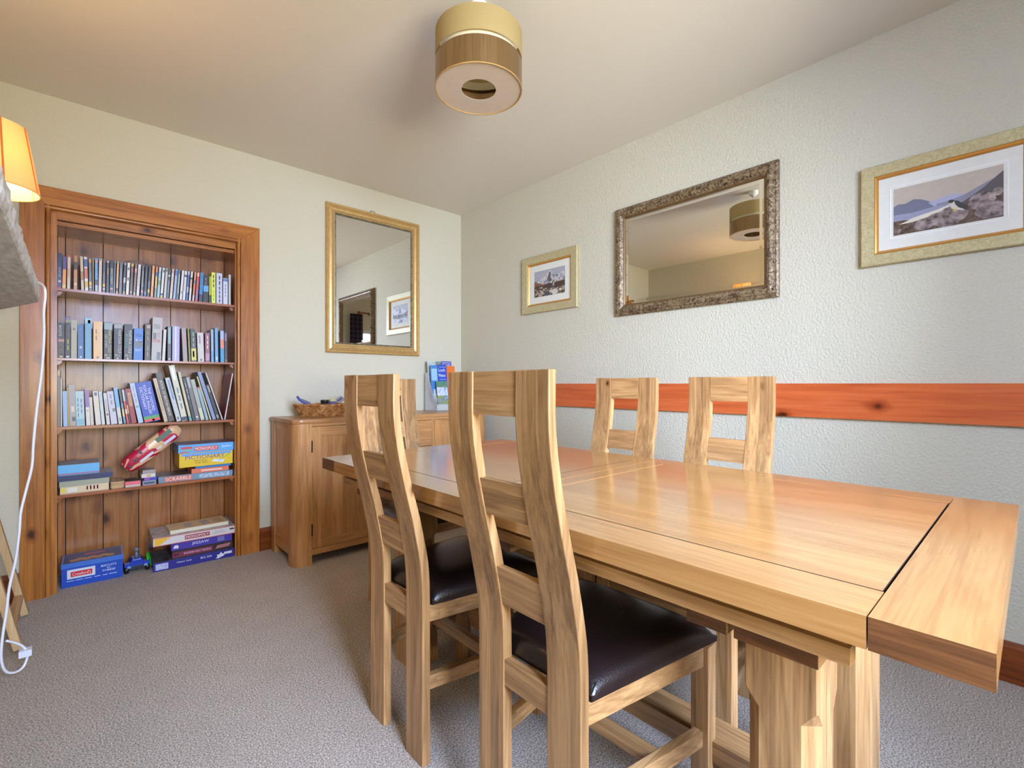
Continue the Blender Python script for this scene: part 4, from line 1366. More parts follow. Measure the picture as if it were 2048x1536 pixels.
# wicker basket
def wicker():
    m, nt, b = newmat('woven_willow')
    t = nd(nt, 'ShaderNodeTexCoord')
    n = nd(nt, 'ShaderNodeTexNoise', i_Scale=40.0)
    ln(nt, t.outputs['Object'], n.inputs['Vector'])
    r = nd(nt, 'ShaderNodeValToRGB')
    r.color_ramp.elements[0].position, r.color_ramp.elements[0].color = .35, lin((160, 96, 44))
    r.color_ramp.elements[1].position, r.color_ramp.elements[1].color = .65, lin((214, 160, 98))
    ln(nt, n.outputs['Fac'], r.inputs[0])
    ln(nt, r.outputs[0], b.inputs['Base Color'])
    b.inputs['Roughness'].default_value = .5
    return m


WICK = wicker()
bt = thing('wicker_basket', 'small woven wicker basket on the left of the sideboard', 'basket', (-1.275, -.2, SZT + .0005), math.radians(28))


def bring(hw, hd, r, z, seg=6):
    out = []
    for cx, cy, a0 in ((hw - r, hd - r, 0), (-hw + r, hd - r, PI / 2), (-hw + r, -hd + r, PI), (hw - r, -hd + r, 1.5 * PI)):
        for k in range(seg):
            a = a0 + PI / 2 * k / seg
            out.append((cx + r * math.cos(a), cy + r * math.sin(a), z))
    out.append(out[0])
    return out


def dense(ring, step):
    out = []
    for a, c in zip(ring, ring[1:]):
        a, c = Vector(a), Vector(c)
        n = max(1, int((c - a).length / step))
        out += [a + (c - a) * k / n for k in range(n)]
    return out


bm = bmesh.new()
NR = 9
for k in range(NR):
    f = k / (NR - 1)
    ring = dense(bring(.105 + .03 * f, .085 + .026 * f, .02, .006 + .062 * f), .011)
    pts = []
    for i, p in enumerate(ring):
        c = Vector((p.x, p.y, 0)).normalized()
        pts.append(p + c * (.0024 if (i + k) % 2 else -.0024))
    pts.append(pts[0])
    b2 = tube(pts, .0042, 5)
    me = D.meshes.new('t')
    b2.to_mesh(me)
    b2.free()
    bm.from_mesh(me)
    D.meshes.remove(me)
o = obj('woven_side', bm, WICK, bt, 2)
o['kind'] = 'stuff'
bm = bmesh.new()
r0 = dense(bring(.105, .085, .02, .002), .022)
for i, p in enumerate(r0):
    q = Vector((p.x * 1.29, p.y * 1.31, .07))
    b2 = tube([p, q], .0026, 5)
    me = D.meshes.new('t')
    b2.to_mesh(me)
    b2.free()
    bm.from_mesh(me)
    D.meshes.remove(me)
o = obj('upright_stakes', bm, WICK, bt, 2)
o['kind'] = 'stuff'
ring = [Vector(p) for p in bring(.138, .114, .02, .074)]
for ph in (0, PI):
    pts = []
    dr_ = dense(ring, .006)
    for i, p in enumerate(dr_ + [dr_[0]]):
        c = Vector((p.x, p.y, 0)).normalized()
        a = i * .9 + ph
        pts.append(p + c * .004 * math.cos(a) + Vector((0, 0, .004 * math.sin(a))))
    obj('braided_rim', tube(pts, .004, 6), WICK, bt, 2)
obj('basket_base', box(-.105, .105, -.085, .085, 0, .005, 0), WICK, bt)
# things in the basket
tag(obj('sachet', prism([(-.05, -.03), (.035, -.036), (.05, .03), (-.04, .034)], 0, .006, .0015), plain((40, 52, 140), .25)), 'crumpled blue snack sachet sticking out of the left of the basket', 'packet')
D.objects['sachet'].location = (-1.395, -.225, .952)
D.objects['sachet'].rotation_euler = (.5, .35, .3)
bm = bmesh.new()
bx(bm, -.02, .02, -.02, .02, 0, .002)
o = obj('fold', prism([(-.05, -.03), (-.062, -.02), (-.056, .03), (-.04, .034)], .002, .014, .001), plain((60, 80, 170), .25), D.objects['sachet'])
bm.free()
o = obj('jar', lathe([(.001, 0), (.024, 0), (.026, .004), (.026, .05), (.022, .056), (.001, .057)], 24), plain((60, 46, 38), .15), None, 1)
tag(o, 'small dark jar with a black lid in the middle of the basket', 'jar')
o.location = (-1.27, -.225, .893)
obj('lid', lathe([(.025, .0555), (.0265, .0565), (.0265, .07), (.024, .073), (.001, .073)], 24), BLACKM, o, 1)
o = obj('tea_box', box(-.018, .018, -.012, .012, 0, .075, .001), plain((90, 92, 150), .4))
tag(o, 'little blue and yellow carton beside the dark jar in the basket', 'box')
o.location = (-1.215, -.215, .893)
obj('yellow_top', box(-.0182, .0182, -.0122, .0122, .062, .0755, .0005), plain((206, 200, 120), .4), o)
o = obj('sachet', prism([(-.03, -.02), (.03, -.022), (.028, .022), (-.026, .02)], 0, .005, .001), plain((150, 146, 160), .25))
tag(o, 'silver-grey sachet leaning at the right of the basket', 'packet')
o.location = (-1.145, -.17, .962)
o.rotation_euler = (.7, -.5, .2)
obj('print_stripe', box(-.02, .02, -.006, .006, .0048, .0058, 0), plain((80, 80, 120), .4), o)

# leaflet rack with leaflets
rk = thing('leaflet_rack', 'clear tiered leaflet rack on the right end of the sideboard', 'leaflet rack', (-.27, -.14, SZT + .0005), 0)
m, nt, b = newmat('clear_acrylic')
b.inputs['Base Color'].default_value = (.85, .88, .9, 1)
b.inputs['Roughness'].default_value = .06
b.inputs['Alpha'].default_value = .3
ACR = m
obj('rack_base', box(-.125, .125, -.085, .085, 0, .004, .001), ACR, rk)
for s in (-1, 1):
    x = s * .125
    obj('rack_side', prism([(-.085, 0), (.085, 0), (.085, .3), (.06, .3), (-.03, .13), (-.085, .1)], x - .0015, x + .0015, 0, 'x'), ACR, rk)
for y, z0, z1 in ((-.084, .004, .05), (-.03, .08, .13), (.03, .17, .22), (.083, .004, .3)):
    obj('rack_plate', box(-.1235, .1235, y - .0012, y + .0012, z0, z1, 0), ACR, rk)
for y, z in ((-.004, .078), (.055, .168)):
    obj('rack_shelf', box(-.1235, .1235, y - .026, y + .026, z, z + .003, 0), ACR, rk)


def leaflet(label, x, y, z, w, h, c, parts=(), lean=-6):
    o = obj('leaflet', box(-w / 2, w / 2, 0, .004, 0, h, 0), c if not isinstance(c, tuple) else plain(c, .3))
    tag(o, label, 'leaflet', 'leaflets in the rack')
    o.location = (x, y, z)
    o.rotation_euler = (math.radians(lean), 0, 0)
    for n, a, b_, c_, d, cl in parts:
        bm = bmesh.new()
        bx(bm, w * (a - .5), w * (b_ - .5), -.0006, .0004, h * c_, h * d)
        obj(n, bm, cl if not isinstance(cl, tuple) else plain(cl, .3), o)
    return o


LSC = print_mat('hill_photo', [(90, 130, 70), (140, 160, 90), (110, 120, 140), (170, 190, 220)], 26)
ZR = SZT + .0045
leaflet('pale green map leaflet at the back left of the rack', -.352, -.098, ZR + .172, .078, .222, (190, 200, 186), [('map_print', .06, .94, .2, .95, print_mat('map_print', [(170, 190, 170), (206, 206, 196), (150, 180, 190), (200, 180, 150)], 60))])
o = leaflet('purple loch leaflet standing at the back right of the rack', -.208, -.1, ZR + .172, .1, .222, (92, 92, 170), [('stripe', .1, .9, .93, .95, (190, 190, 226))])
text(o, 'Loch', (0, -.0008, .19), (1, 0, 0), (0, 0, 1), .022, .07, plain((236, 236, 244), .4))
leaflet('teal picture leaflet between map and purple leaflets in the rack', -.286, -.096, ZR + .172, .04, .218, (110, 150, 140), [('photo', .1, .9, .5, .9, (170, 120, 90))])
leaflet('light blue leaflet at the left of the middle tier', -.362, -.155, ZR + .082, .066, .275, (70, 130, 190), [('photo', .1, .9, .55, .9, (150, 190, 220)), ('white_block', .3, .9, .1, .3, (210, 214, 220))])
o = leaflet('deep blue loch leaflet in the middle tier of the rack', -.285, -.158, ZR + .082, .084, .28, (46, 80, 180), [('photo', .05, .95, .28, .52, print_mat('castle_photo', [(150, 180, 220), (190, 180, 170), (120, 110, 90), (220, 226, 236)], 40)), ('stripe', .1, .9, .57, .58, (200, 206, 230)), ('stripe', .1, .9, .93, .94, (200, 206, 230))])
text(o, 'Loch', (-.006, -.0008, .237), (1, 0, 0), (0, 0, 1), .024, .062, plain((240, 240, 246), .4))
text(o, 'Ness', (-.006, -.0008, .195), (1, 0, 0), (0, 0, 1), .024, .062, plain((240, 240, 246), .4))
leaflet('orange-topped leaflet at the right of the middle tier', -.2, -.155, ZR + .082, .08, .272, (226, 116, 50), [('photo', .06, .94, .1, .6, (150, 160, 170))])
leaflet('green-headed hill leaflet in the front tier of the rack', -.325, -.2185, ZR, .1, .232, LSC, [('green_band', 0, 1, .82, 1, (84, 132, 108)), ('sky_photo', 0, 1, .5, .78, print_mat('sky_photo', [(120, 130, 160), (160, 180, 220), (206, 216, 236), (110, 120, 140)], 26))], -10)

# ------------------------------------------------------------------ dining table
TX0, TX1, TY0, TY1, TZ, TT = -1.765, -.82, -3.351, -1.472, .78, .042
tb = thing('dining_table', 'large oak extending dining table with twin pedestal legs', 'table', (-1.29, -2.41, 0))


def tbp(name, bm, m, smooth=None):
    bmesh.ops.translate(bm, verts=bm.verts, vec=(1.29, 2.41, 0))
    return obj(name, bm, m, tb, smooth)


def top_board(name, x0, x1, y0, y1, m, zt=TZ, endgrain=False):
    g = .0009
    bm = box(x0 + g, x1 - g, y0 + g, y1 - g, TZ - TT, zt, .003, 3)
    bm.normal_update()
    if endgrain:
        for f in bm.faces:
            if abs(f.normal.x) > .9:
                f.material_index = 1
    return tbp(name, bm, [m, OAK_END], .7)


BW, YM = .105, -2.397
top_board('end_board', TX0, TX1, TY0, -3.236, TOP_X, endgrain=True)
top_board('end_board', TX0, TX1, -1.587, TY1, TOP_X, endgrain=True)
for (ya, yb), near in (((-3.236, YM - .0008), True), ((YM + .0008, -1.587), False)):
    for x0, x1 in ((TX0, TX0 + BW), (TX1 - BW + .014, TX1)):
        top_board('edge_board', x0, x1, ya, yb, TOP_Y)
    mid = (ya, ya + .064) if not near else (yb - .064, yb)
    top_board('centre_board', TX0 + BW, TX1 - BW + .014, mid[0], mid[1], TOP_X)
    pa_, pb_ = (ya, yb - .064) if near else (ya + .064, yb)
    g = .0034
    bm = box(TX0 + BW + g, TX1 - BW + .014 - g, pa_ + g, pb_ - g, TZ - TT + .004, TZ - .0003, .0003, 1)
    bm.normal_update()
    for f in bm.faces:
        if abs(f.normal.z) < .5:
            f.material_index = 1  # side faces coloured dark to paint the groove's shade
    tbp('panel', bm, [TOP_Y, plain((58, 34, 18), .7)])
# dark board underneath, its colour standing in for shade in the panel grooves
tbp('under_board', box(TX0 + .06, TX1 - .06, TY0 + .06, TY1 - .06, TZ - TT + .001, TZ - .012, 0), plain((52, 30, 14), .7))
for x, s in ((-1.737, 1), (-.846, -1)):
    a, c = sorted((x, x + s * .03))
    tbp('apron', box(a, c, -3.212, -1.61, .695, .7195, .004), OAK[1])
    a, c = sorted((x + s * .009, x + s * .03))
    tbp('apron', box(a, c, -3.207, -1.615, .7195, .738, .004), OAK[1])
for y in (-3.19, -1.655):
    tbp('end_apron', box(-1.707, -.876, y, y + .024, .695, .738, .002), OAK[0])
for y0, y1 in ((-3.166, -3.046), (-3.034, -2.965), (-2.505, -2.44), (-1.855, -1.785), (-1.77, -1.65)):
    bm = box(-1.702, -.882, y0, y1, .657, .695, .008, 3)
    bm.normal_update()
    for f in bm.faces:
        if abs(f.normal.x) > .9:
            f.material_index = 1
    tbp('bearer', bm, [OAK[0], OAK_END])


def leg_post(x0, x1, y0, y1):
    """A square pedestal post with stopped chamfers."""
    bm = bmesh.new()
    rings = []
    for z, c in ((0, .003), (.1, .003), (.135, .026), (.475, .026), (.505, .003), (.657, .003)):
        pts = [(x0 + c, y0), (x1 - c, y0), (x1, y0 + c), (x1, y1 - c), (x1 - c, y1), (x0 + c, y1), (x0, y1 - c), (x0, y0 + c)]
        rings.append([bm.verts.new((px, py, z)) for px, py in pts])
    for a, c in zip(rings, rings[1:]):
        for i in range(8):
            bm.faces.new((a[i], a[(i + 1) % 8], c[(i + 1) % 8], c[i]))
    bm.faces.new(rings[0][::-1])
    bm.faces.new(rings[-1])
    return bm


for y0, y1 in ((-3.128, -3.006), (-1.806, -1.684)):
    for x0, x1 in ((-1.56, -1.444), (-1.19, -1.062)):
        tbp('leg', leg_post(x0, x1, y0, y1), OAK[2])
    ym = (y0 + y1) / 2
    tbp('cross_rail', box(-1.444, -1.19, ym - .035, ym + .035, .1, .165, .003), OAK[0])
tbp('stretcher', box(-1.365, -1.275, -3.115, -1.69, .1655, .215, .004), OAK[1])

# ------------------------------------------------------------------ dining chairs
def lean_at(z):
    pts = [(0, 0), (.5, 0), (.56, -.004), (.62, -.0145), (.7, -.031), (.78, -.052), (.86, -.070), (.93, -.083), (1.0, -.090), (1.1, -.089)]
    for (a, u), (c, v) in zip(pts, pts[1:]):
        if z <= c:
            return u + (v - u) * (z - a) / (c - a)
    return pts[-1][1]


PT = .026
HO, HI = .156, .067
ZTOP = 1.097


def chair_post(s):
    bm = bmesh.new()
    zs = [0, .2, .4, .47, .51, .54, .57, .6, .63, .66, .7, .74, .78, .82, .86, .9, .94, .98, 1.02, 1.06, ZTOP]
    a, c = sorted((s * HI, s * HO))
    rings = []
    for z in zs:
        u = lean_at(z)
        t = PT if z < .6 else PT - .006 * min(1, (z - .6) / .4)
        rings.append([bm.verts.new(p) for p in ((u, a, z), (u + t, a, z), (u + t, c, z), (u, c, z))])
    for p, q in zip(rings, rings[1:]):
        for i in range(4):
            bm.faces.new((p[i], p[(i + 1) % 4], q[(i + 1) % 4], q[i]))
    bm.faces.new(rings[0][::-1])
    bm.faces.new(rings[-1])
    bmesh.ops.recalc_face_normals(bm, faces=bm.faces)
    ed = [e for e in bm.edges if e.calc_face_angle(0) > .8]
    bmesh.ops.bevel(bm, geom=ed, offset=.0025, segments=2, affect='EDGES', profile=.6)
    return bm


def chair_slat(z0, z1):
    bm = bmesh.new()
    n = 5
    rings = []
    for k in range(n + 1):
        z = z0 + (z1 - z0) * k / n
        u = lean_at(z) + .003
        rings.append([bm.verts.new(p) for p in ((u, -HI - .001, z), (u + .018, -HI - .001, z), (u + .018, HI + .001, z), (u, HI + .001, z))])
    for p, q in zip(rings, rings[1:]):
        for i in range(4):
            bm.faces.new((p[i], p[(i + 1) % 4], q[(i + 1) % 4], q[i]))
    bm.faces.new(rings[0][::-1])
    bm.faces.new(rings[-1])
    bmesh.ops.recalc_face_normals(bm, faces=bm.faces)
    return bm


def seat_pad():
    bm = bmesh.new()
    N = 22
    grid = []
    for i in range(N + 1):
        p = -1 + 2 * i / N
        p = math.copysign(abs(p) ** .6, p)
        row = []
        for j in range(N + 1):
            q = -1 + 2 * j / N
            q = math.copysign(abs(q) ** .6, q)
            u = .235 + .203 * p
            hw = .158 + (.222 - .158) * (p + 1) / 2
            k = (1 - abs(p) ** 5) ** .5 * (1 - abs(q) ** 5) ** .5
            row.append(bm.verts.new((u, q * hw, .458 + .046 * k)))
        grid.append(row)
    for i in range(N):
        for j in range(N):
            bm.faces.new((grid[i][j], grid[i + 1][j], grid[i + 1][j + 1], grid[i][j + 1]))
    rim = [grid[i][0] for i in range(N + 1)] + [grid[N][j] for j in range(1, N + 1)] + [grid[i][N] for i in range(N - 1, -1, -1)] + [grid[0][j] for j in range(N - 1, 0, -1)]
    low = [bm.verts.new((v.co.x, v.co.y * .995, .445)) for v in rim]
    for i in range(len(rim)):
        k = (i + 1) % len(rim)
        bm.faces.new((rim[i], rim[k], low[k], low[i]))
    bm.faces.new(low)
    bmesh.ops.recalc_face_normals(bm, faces=bm.faces)
    return bm


def make_chair(label, group):
    c = thing('dining_chair', label, 'chair', group=group)
    for s in (-1, 1):
        obj('rear_post', chair_post(s), OAKZ_V, c)
    for a, e in ((1.006, ZTOP - .001), (.788, .868), (.575, .664)):
        obj('back_slat', chair_slat(a, e), OAK[1], c)
    obj('back_rail', box(.003, .023, -HI - .001, HI + .001, .388, .447, .0015), OAK[1], c)
    for s in (-1, 1):
        a, e = sorted((s * .18, s * .222))
        obj('front_leg', box(.388, .428, a, e, 0, .4447, .002), OAKZ_V, c)
        obj('side_rail', hexa([(.026, s * .132, .398), (.026, s * .152, .398), (.026, s * .152, .4447), (.026, s * .132, .4447), (.388, s * .192, .398), (.388, s * .212, .398), (.388, s * .212, .4447), (.388, s * .192, .4447)], .0015), OAK[0], c)
        obj('side_stretcher', hexa([(.026, s * .128, .205), (.026, s * .15, .205), (.026, s * .15, .244), (.026, s * .128, .244), (.388, s * .188, .205), (.388, s * .21, .205), (.388, s * .21, .244), (.388, s * .188, .244)], .0015), OAK[0], c)
    obj('front_rail', box(.394, .416, -.18, .18, .398, .4447, .0015), OAK[1], c)
    obj('cross_stretcher', box(.24, .262, -.17, .17, .207, .242, .0015), OAK[1], c)
    st = obj('seat', seat_pad(), LEATHER, c, 1)
    for s in (-1, 1):
        obj('corner_seam', tube([(.0345, s * .1545, .446), (.0345, s * .1545, .46), (.05, s * .1555, .478)], .0013, 6), plain((20, 14, 14), .5), st, 1)
    return c


GC = 'oak chairs around the dining table'
# local +X points from the back towards the table
CH = [
    ('oak wave-back chair with dark leather seat nearest the camera', (-1.776, -2.632), 0),
    ('oak wave-back chair on the bookcase side, behind the nearest chair', (-1.776, -2.068), 0),
    ('oak wave-back chair on the wall side, below the right part of the carved-frame mirror', (-.776, -2.609), PI),
    ('oak wave-back chair on the wall side, below the left part of the carved-frame mirror', (-.776, -2.156), PI),
    ('oak wave-back chair at the far table end, before the sideboard', (-1.252, -1.135), -PI / 2),
]
c0 = make_chair(CH[0][0], GC)
for i, (lab, (x, y), rz) in enumerate(CH):
    c = c0 if i == 0 else copy_tree(c0)
    c['label'] = lab
    c.location = (x, y, 0)
    c.rotation_euler = (0, 0, rz)

# ------------------------------------------------------------------ mirrors and pictures
def hang(name, label, cat, cx, cz, wall, y=0.0, group=None):
    """Wall things are built in the XZ plane facing -Y; 'right' turns them to face -X."""
    if wall == 'back':
        return thing(name, label, cat, (cx, 0, cz), 0, group)
    return thing(name, label, cat, (0, cx, cz), -PI / 2, group)


def plate(w, h, y0, y1, cx=0, cz=0):
    bm = bmesh.new()
    bx(bm, cx - w / 2, cx + w / 2, y0, y1, cz - h / 2, cz + h / 2)
    return bm


m1 = hang('wall_mirror', 'tall gilt-framed mirror on the back wall above the sideboard', 'mirror', -.805, 1.821, 'back')
w, h = .752, 1.056
obj('frame', frame_sweep(w, h, [(0, .001), (0, .022), (.006, .028), (.013, .027), (.016, .022), (.022, .026), (.036, .031), (.05, .026), (.056, .018), (.062, .018)]), GILT, m1)
obj('inner_edge', frame_sweep(w - .124, h - .124, [(0, .018), (.004, .019), (.009, .015), (.013, .009)]), GILT_DARK, m1)
obj('mirror_glass', plate(w - .146, h - .146, -.0085, -.004), MIRROR, m1)
bm = tube([(.02 * math.cos(a), -.004, h / 2 + .012 + .012 * math.sin(a)) for a in [k * PI / 6 for k in range(-1, 8)]], .0018, 6)
bmesh.ops.translate(bm, verts=bm.verts, vec=(-.02, 0, -.004))
obj('hanging_ring', bm, STEEL, m1, 1)

m2 = hang('wall_mirror', 'wide carved antique-framed mirror on the right wall between two pictures', 'mirror', -2.084, 1.8125, 'right')
w, h = .93, .654
obj('frame', frame_sweep(w, h, [(0, .001), (0, .018), (.008, .024), (.014, .024), (.02, .032), (.034, .038), (.046, .034), (.054, .024), (.058, .02)]), ANTIQUE, m2)
obj('inner_edge', frame_sweep(w - .116, h - .116, [(0, .02), (.004, .021), (.008, .016), (.01, .009)]), plain((120, 92, 56), .4, .4), m2)
obj('mirror_glass', plate(w - .134, h - .134, -.009, -.004), MIRROR, m2)
# bevelled margin of the glass
obj('bevelled_margin', frame_sweep(w - .134, h - .134, [(0, .0085), (.022, .0098)]), MIRROR, m2)
# carved leaf ridges along the moulding
bm = bmesh.new()


def leaf_ridge(px, pz, ang, ln_, depth):
    d = Vector((math.cos(ang), 0, math.sin(ang)))
    p = Vector((-d.z, 0, d.x))
    o_ = Vector((px, -depth, pz))
    vs = [bm.verts.new(o_), bm.verts.new(o_ + d * ln_ * .5 + p * ln_ * .2), bm.verts.new(o_ + d * ln_), bm.verts.new(o_ + d * ln_ * .5 - p * ln_ * .12), bm.verts.new(o_ + d * ln_ * .45 + Vector((0, -.004, 0)))]
    for i in range(4):
        bm.faces.new((vs[i], vs[(i + 1) % 4], vs[4]))


for side in range(4):
    horiz = side % 2 == 0
    n = 46 if horiz else 32
    half = (w if horiz else h) / 2
    other = (h if horiz else w) / 2 - .034
    for k in range(n):
        f = -half + .03 + (2 * half - .06) * k / (n - 1)
        for j in (-1, 1):
            off = j * .007 + random.uniform(-.002, .002)
            a0 = (0 if horiz else PI / 2) + j * random.uniform(.3, .8)
            sgn = 1 if side < 2 else -1
            if horiz:
                leaf_ridge(f, sgn * (other + off), a0, .024, .0355)
            else:
                leaf_ridge(sgn * (other + off), f, a0, .024, .0355)
bmesh.ops.recalc_face_normals(bm, faces=bm.faces)
o = obj('carved_leaves', bm, ANTIQUE, m2)
o['kind'] = 'stuff'


def flat_art(parent, name, w, h, y, layers):
    """A printed picture: thin flat shapes, each laid a hair in front of the last; coordinates run 0..1."""
    bm = bmesh.new()
    mats = []
    for i, (pts, c) in enumerate(layers):
        mats.append(c if not isinstance(c, tuple) else plain(c, .55, var=.1))
        cl = []
        for px, pz in pts:
            q = (min(1, max(0, px)), min(1, max(0, pz)))
            if not cl or q != cl[-1]:
                cl.append(q)
        if cl[0] == cl[-1]:
            cl.pop()
        vs = [bm.verts.new(((px - .5) * w, y - i * .00008, (pz - .5) * h)) for px, pz in cl]
        f = bm.faces.new(vs)
        f.normal_update()
        if f.normal.y > 0:
            f.normal_flip()
        f.material_index = i
    return obj(name, bm, mats, parent)


def ridge(x0, x1, n, base, amp, seed, floor_=0.0):
    pts = [(x0, floor_)]
    for i in range(n + 1):
        x = x0 + (x1 - x0) * i / n
        pts.append((x, base(x) + amp * noise.noise((x * 9 + seed, seed, 0))))
    pts.append((x1, floor_))
    return pts


def blob(cx, cy, rx, ry, seed=0, n=18, rough=.12):
    return [(cx + rx * math.cos(2 * PI * k / n) * (1 + rough * noise.noise((k * .9, seed, 3))), cy + ry * math.sin(2 * PI * k / n) * (1 + rough * noise.noise((k * .9, seed, 7)))) for k in range(n)]


def picture(label, yc, zc, w, h, fw, mat_w, layers, double=False):
    p = hang('framed_picture', label, 'picture', yc, zc, 'right', group='framed bird pictures on the right wall')
    obj('frame', frame_sweep(w, h, [(0, .001), (0, .02), (.003, .023), (fw - .008, .02), (fw - .006, .017)]), CHAMPAGNE, p)
    obj('gold_slip', frame_sweep(w - 2 * fw + .012, h - 2 * fw + .012, [(0, .017), (.003, .019), (.008, .016), (.014, .008)]), GOLDSLIP, p)
    iw, ih = w - 2 * fw - .01, h - 2 * fw - .01
    obj('mount', plate(iw, ih, -.007, -.003), plain((222, 220, 208), .7), p)
    aw, ah = iw - 2 * mat_w[0], ih - 2 * mat_w[1]
    if double:
        obj('mount_bevel', frame_sweep(aw + .028, ah + .028, [(0, .0072), (.003, .0085), (.006, .0072)]), plain((236, 234, 226), .6), p)
    flat_art(p, 'print', aw, ah, -.0076, layers)
    return p


full = [(0, 0), (1, 0), (1, 1), (0, 1)]
ROCK = print_mat('painted_rock', [(70, 60, 60), (118, 104, 102), (150, 134, 130), (176, 160, 152)], 45)
MOOR = print_mat('painted_moor', [(58, 44, 42), (84, 66, 58), (110, 90, 76), (70, 56, 50)], 50)
L = [
    (full, (186, 172, 156)),
    ([(0, .62), (.05, .66), (.12, .64), (.2, .70), (.27, .67), (.34, .60), (.4, .52), (.6, .46), (.6, .3), (0, .3)], (112, 114, 130)),
    ([(.34, .56), (.46, .60), (.58, .64), (.68, .58), (.75, .5), (.4, .46)], (168, 168, 190)),
    ([(.42, .5), (.56, .52), (.68, .58), (.8, .68), (.9, .76), (1, .80), (1, .4), (.42, .36)], (134, 132, 146)),
    ([(.6, .38), (.72, .5), (.84, .64), (.93, .78), (1, .88), (1, .3), (.6, .3)], (90, 80, 82)),
    ([(0, .28), (0, .44), (.2, .42), (.4, .46), (.55, .44), (.55, .3)], (146, 146, 168)),
    ([(.04, .24), (.22, .32), (.42, .38), (.55, .44), (.52, .36), (.3, .26), (.1, .2)], (216, 208, 186)),
    ([(0, 0), (0, .30), (.08, .3), (.16, .28), (.05, .22), (.2, .22), (.4, .28), (.52, .36), (.62, .36), (.8, .46), (1, .58), (1, 0)], MOOR),
    (blob(.3, .13, .1, .12, 1), ROCK), (blob(.44, .19, .12, .13, 2), ROCK), (blob(.57, .22, .14, .17, 3), ROCK), (blob(.52, .08, .1, .1, 9), ROCK),
    (blob(.82, .38, .12, .17, 4), ROCK), (blob(.92, .16, .16, .15, 5, rough=.2), ROCK), (blob(1.0 - .045, .5, .045, .08, 6), ROCK), (blob(.04, .08, .04, .06, 7), ROCK),
    ([(.535, .44), (.555, .5), (.60, .49), (.64, .4), (.68, .3), (.66, .27), (.6, .3), (.56, .34)], (206, 196, 184)),
    ([(.58, .5), (.62, .47), (.66, .4), (.71, .26), (.685, .27), (.62, .34), (.59, .42)], (62, 58, 62)),
    (blob(.553, .49, .028, .035, 8, 12, .02), (54, 52, 58)),
    ([(.525, .485), (.528, .465), (.54, .475)], (200, 180, 90)),
    ([(.57, .28), (.58, .33), (.595, .33), (.6, .28)], (206, 176, 76)),
]
picture('large champagne-framed picture of a falcon on lochside boulders, at the right edge', -3.139, 1.772, .534, .416, .052, (.052, .056), L, True)
SNOW = print_mat('painted_snow_peaks', [(88, 90, 104), (150, 152, 166), (206, 200, 196), (110, 104, 104)], 34)
STONES = print_mat('painted_stones', [(60, 46, 40), (90, 70, 60), (176, 160, 148), (70, 56, 48)], 46)
L2 = [
    (full, (164, 164, 172)),
    (ridge(0, 1, 30, lambda x: .62 + .32 * math.exp(-((x - .52) / .13) ** 2) + .2 * math.exp(-((x - .9) / .16) ** 2) + .1 * math.exp(-((x - .3) / .1) ** 2), .1, 3.3, .35), SNOW),
    ([(.43, .6), (.5, .9), (.56, .88), (.54, .7), (.6, .55), (.5, .5)], (96, 90, 94)),
    (ridge(0, 1, 20, lambda x: .62 - .5 * x if x < .3 else .46 + .1 * max(0, x - .6), .05, 5.1), (126, 86, 62)),
    (ridge(0, 1, 20, lambda x: .42 + .04 * x, .05, 7.7), (74, 56, 48)),
    (ridge(0, 1, 16, lambda x: .26, .06, 9.1), STONES),
] + [(blob(random.uniform(.03, .6), random.uniform(.04, .36), random.uniform(.015, .035), random.uniform(.014, .03), k, 9, .3), (196, 180, 164)) for k in range(22)] + [
    (blob(.68, .1, .1, .11, 31, 14, .2), (206, 196, 186)), (blob(.54, .14, .05, .06, 32, 12, .2), (200, 190, 180)), (blob(.86, .15, .04, .05, 33, 12, .2), (206, 196, 186)), (blob(.44, .07, .1, .11, 35, 12, .2), (74, 74, 82)),
    ([(.6, .22), (.585, .38), (.61, .5), (.635, .52), (.66, .46), (.665, .34), (.64, .24)], (86, 86, 96)),
    ([(.635, .36), (.64, .48), (.66, .46), (.668, .38), (.655, .32)], (214, 206, 198)),
]
picture('small champagne-framed picture of a bird below snowy peaks, beside the room corner', -1.052, 1.789, .528, .411, .06, (.052, .048), L2)

# ------------------------------------------------------------------ pendant lamp
pd = thing('pendant_lamp', 'two-tier gold and bronze drum pendant lamp hanging from the ceiling', 'lamp', (-1.337, -1.925, 2.20))


def fabric(name, c, rough, tr=.35):
    m, nt, b = newmat(name)
    out = nt.nodes['Material Output']
    tl = nd(nt, 'ShaderNodeBsdfTranslucent')
    tl.inputs['Color'].default_value = lin(c)
    t = nd(nt, 'ShaderNodeTexCoord')
    n = nd(nt, 'ShaderNodeTexNoise', i_Scale=220.0)
    ln(nt, t.outputs['Object'], n.inputs['Vector'])
    mr = nd(nt, 'ShaderNodeMapRange')
    mr.inputs['To Min'].default_value = .92
    mr.inputs['To Max'].default_value = 1.05
    ln(nt, n.outputs['Fac'], mr.inputs['Value'])
    mx = nd(nt, 'ShaderNodeMix', data_type='RGBA', blend_type='MULTIPLY')
    mx.inputs[0].default_value = 1
    mx.inputs[6].default_value = lin(c)
    ln(nt, mr.outputs[0], mx.inputs[7])
    ln(nt, mx.outputs[2], b.inputs['Base Color'])
    b.inputs['Roughness'].default_value = rough
    ms = nd(nt, 'ShaderNodeMixShader')
    ms.inputs[0].default_value = tr
    ln(nt, b.outputs[0], ms.inputs[1])
    ln(nt, tl.outputs[0], ms.inputs[2])
    ln(nt, ms.outputs[0], out.inputs[0])
    return m


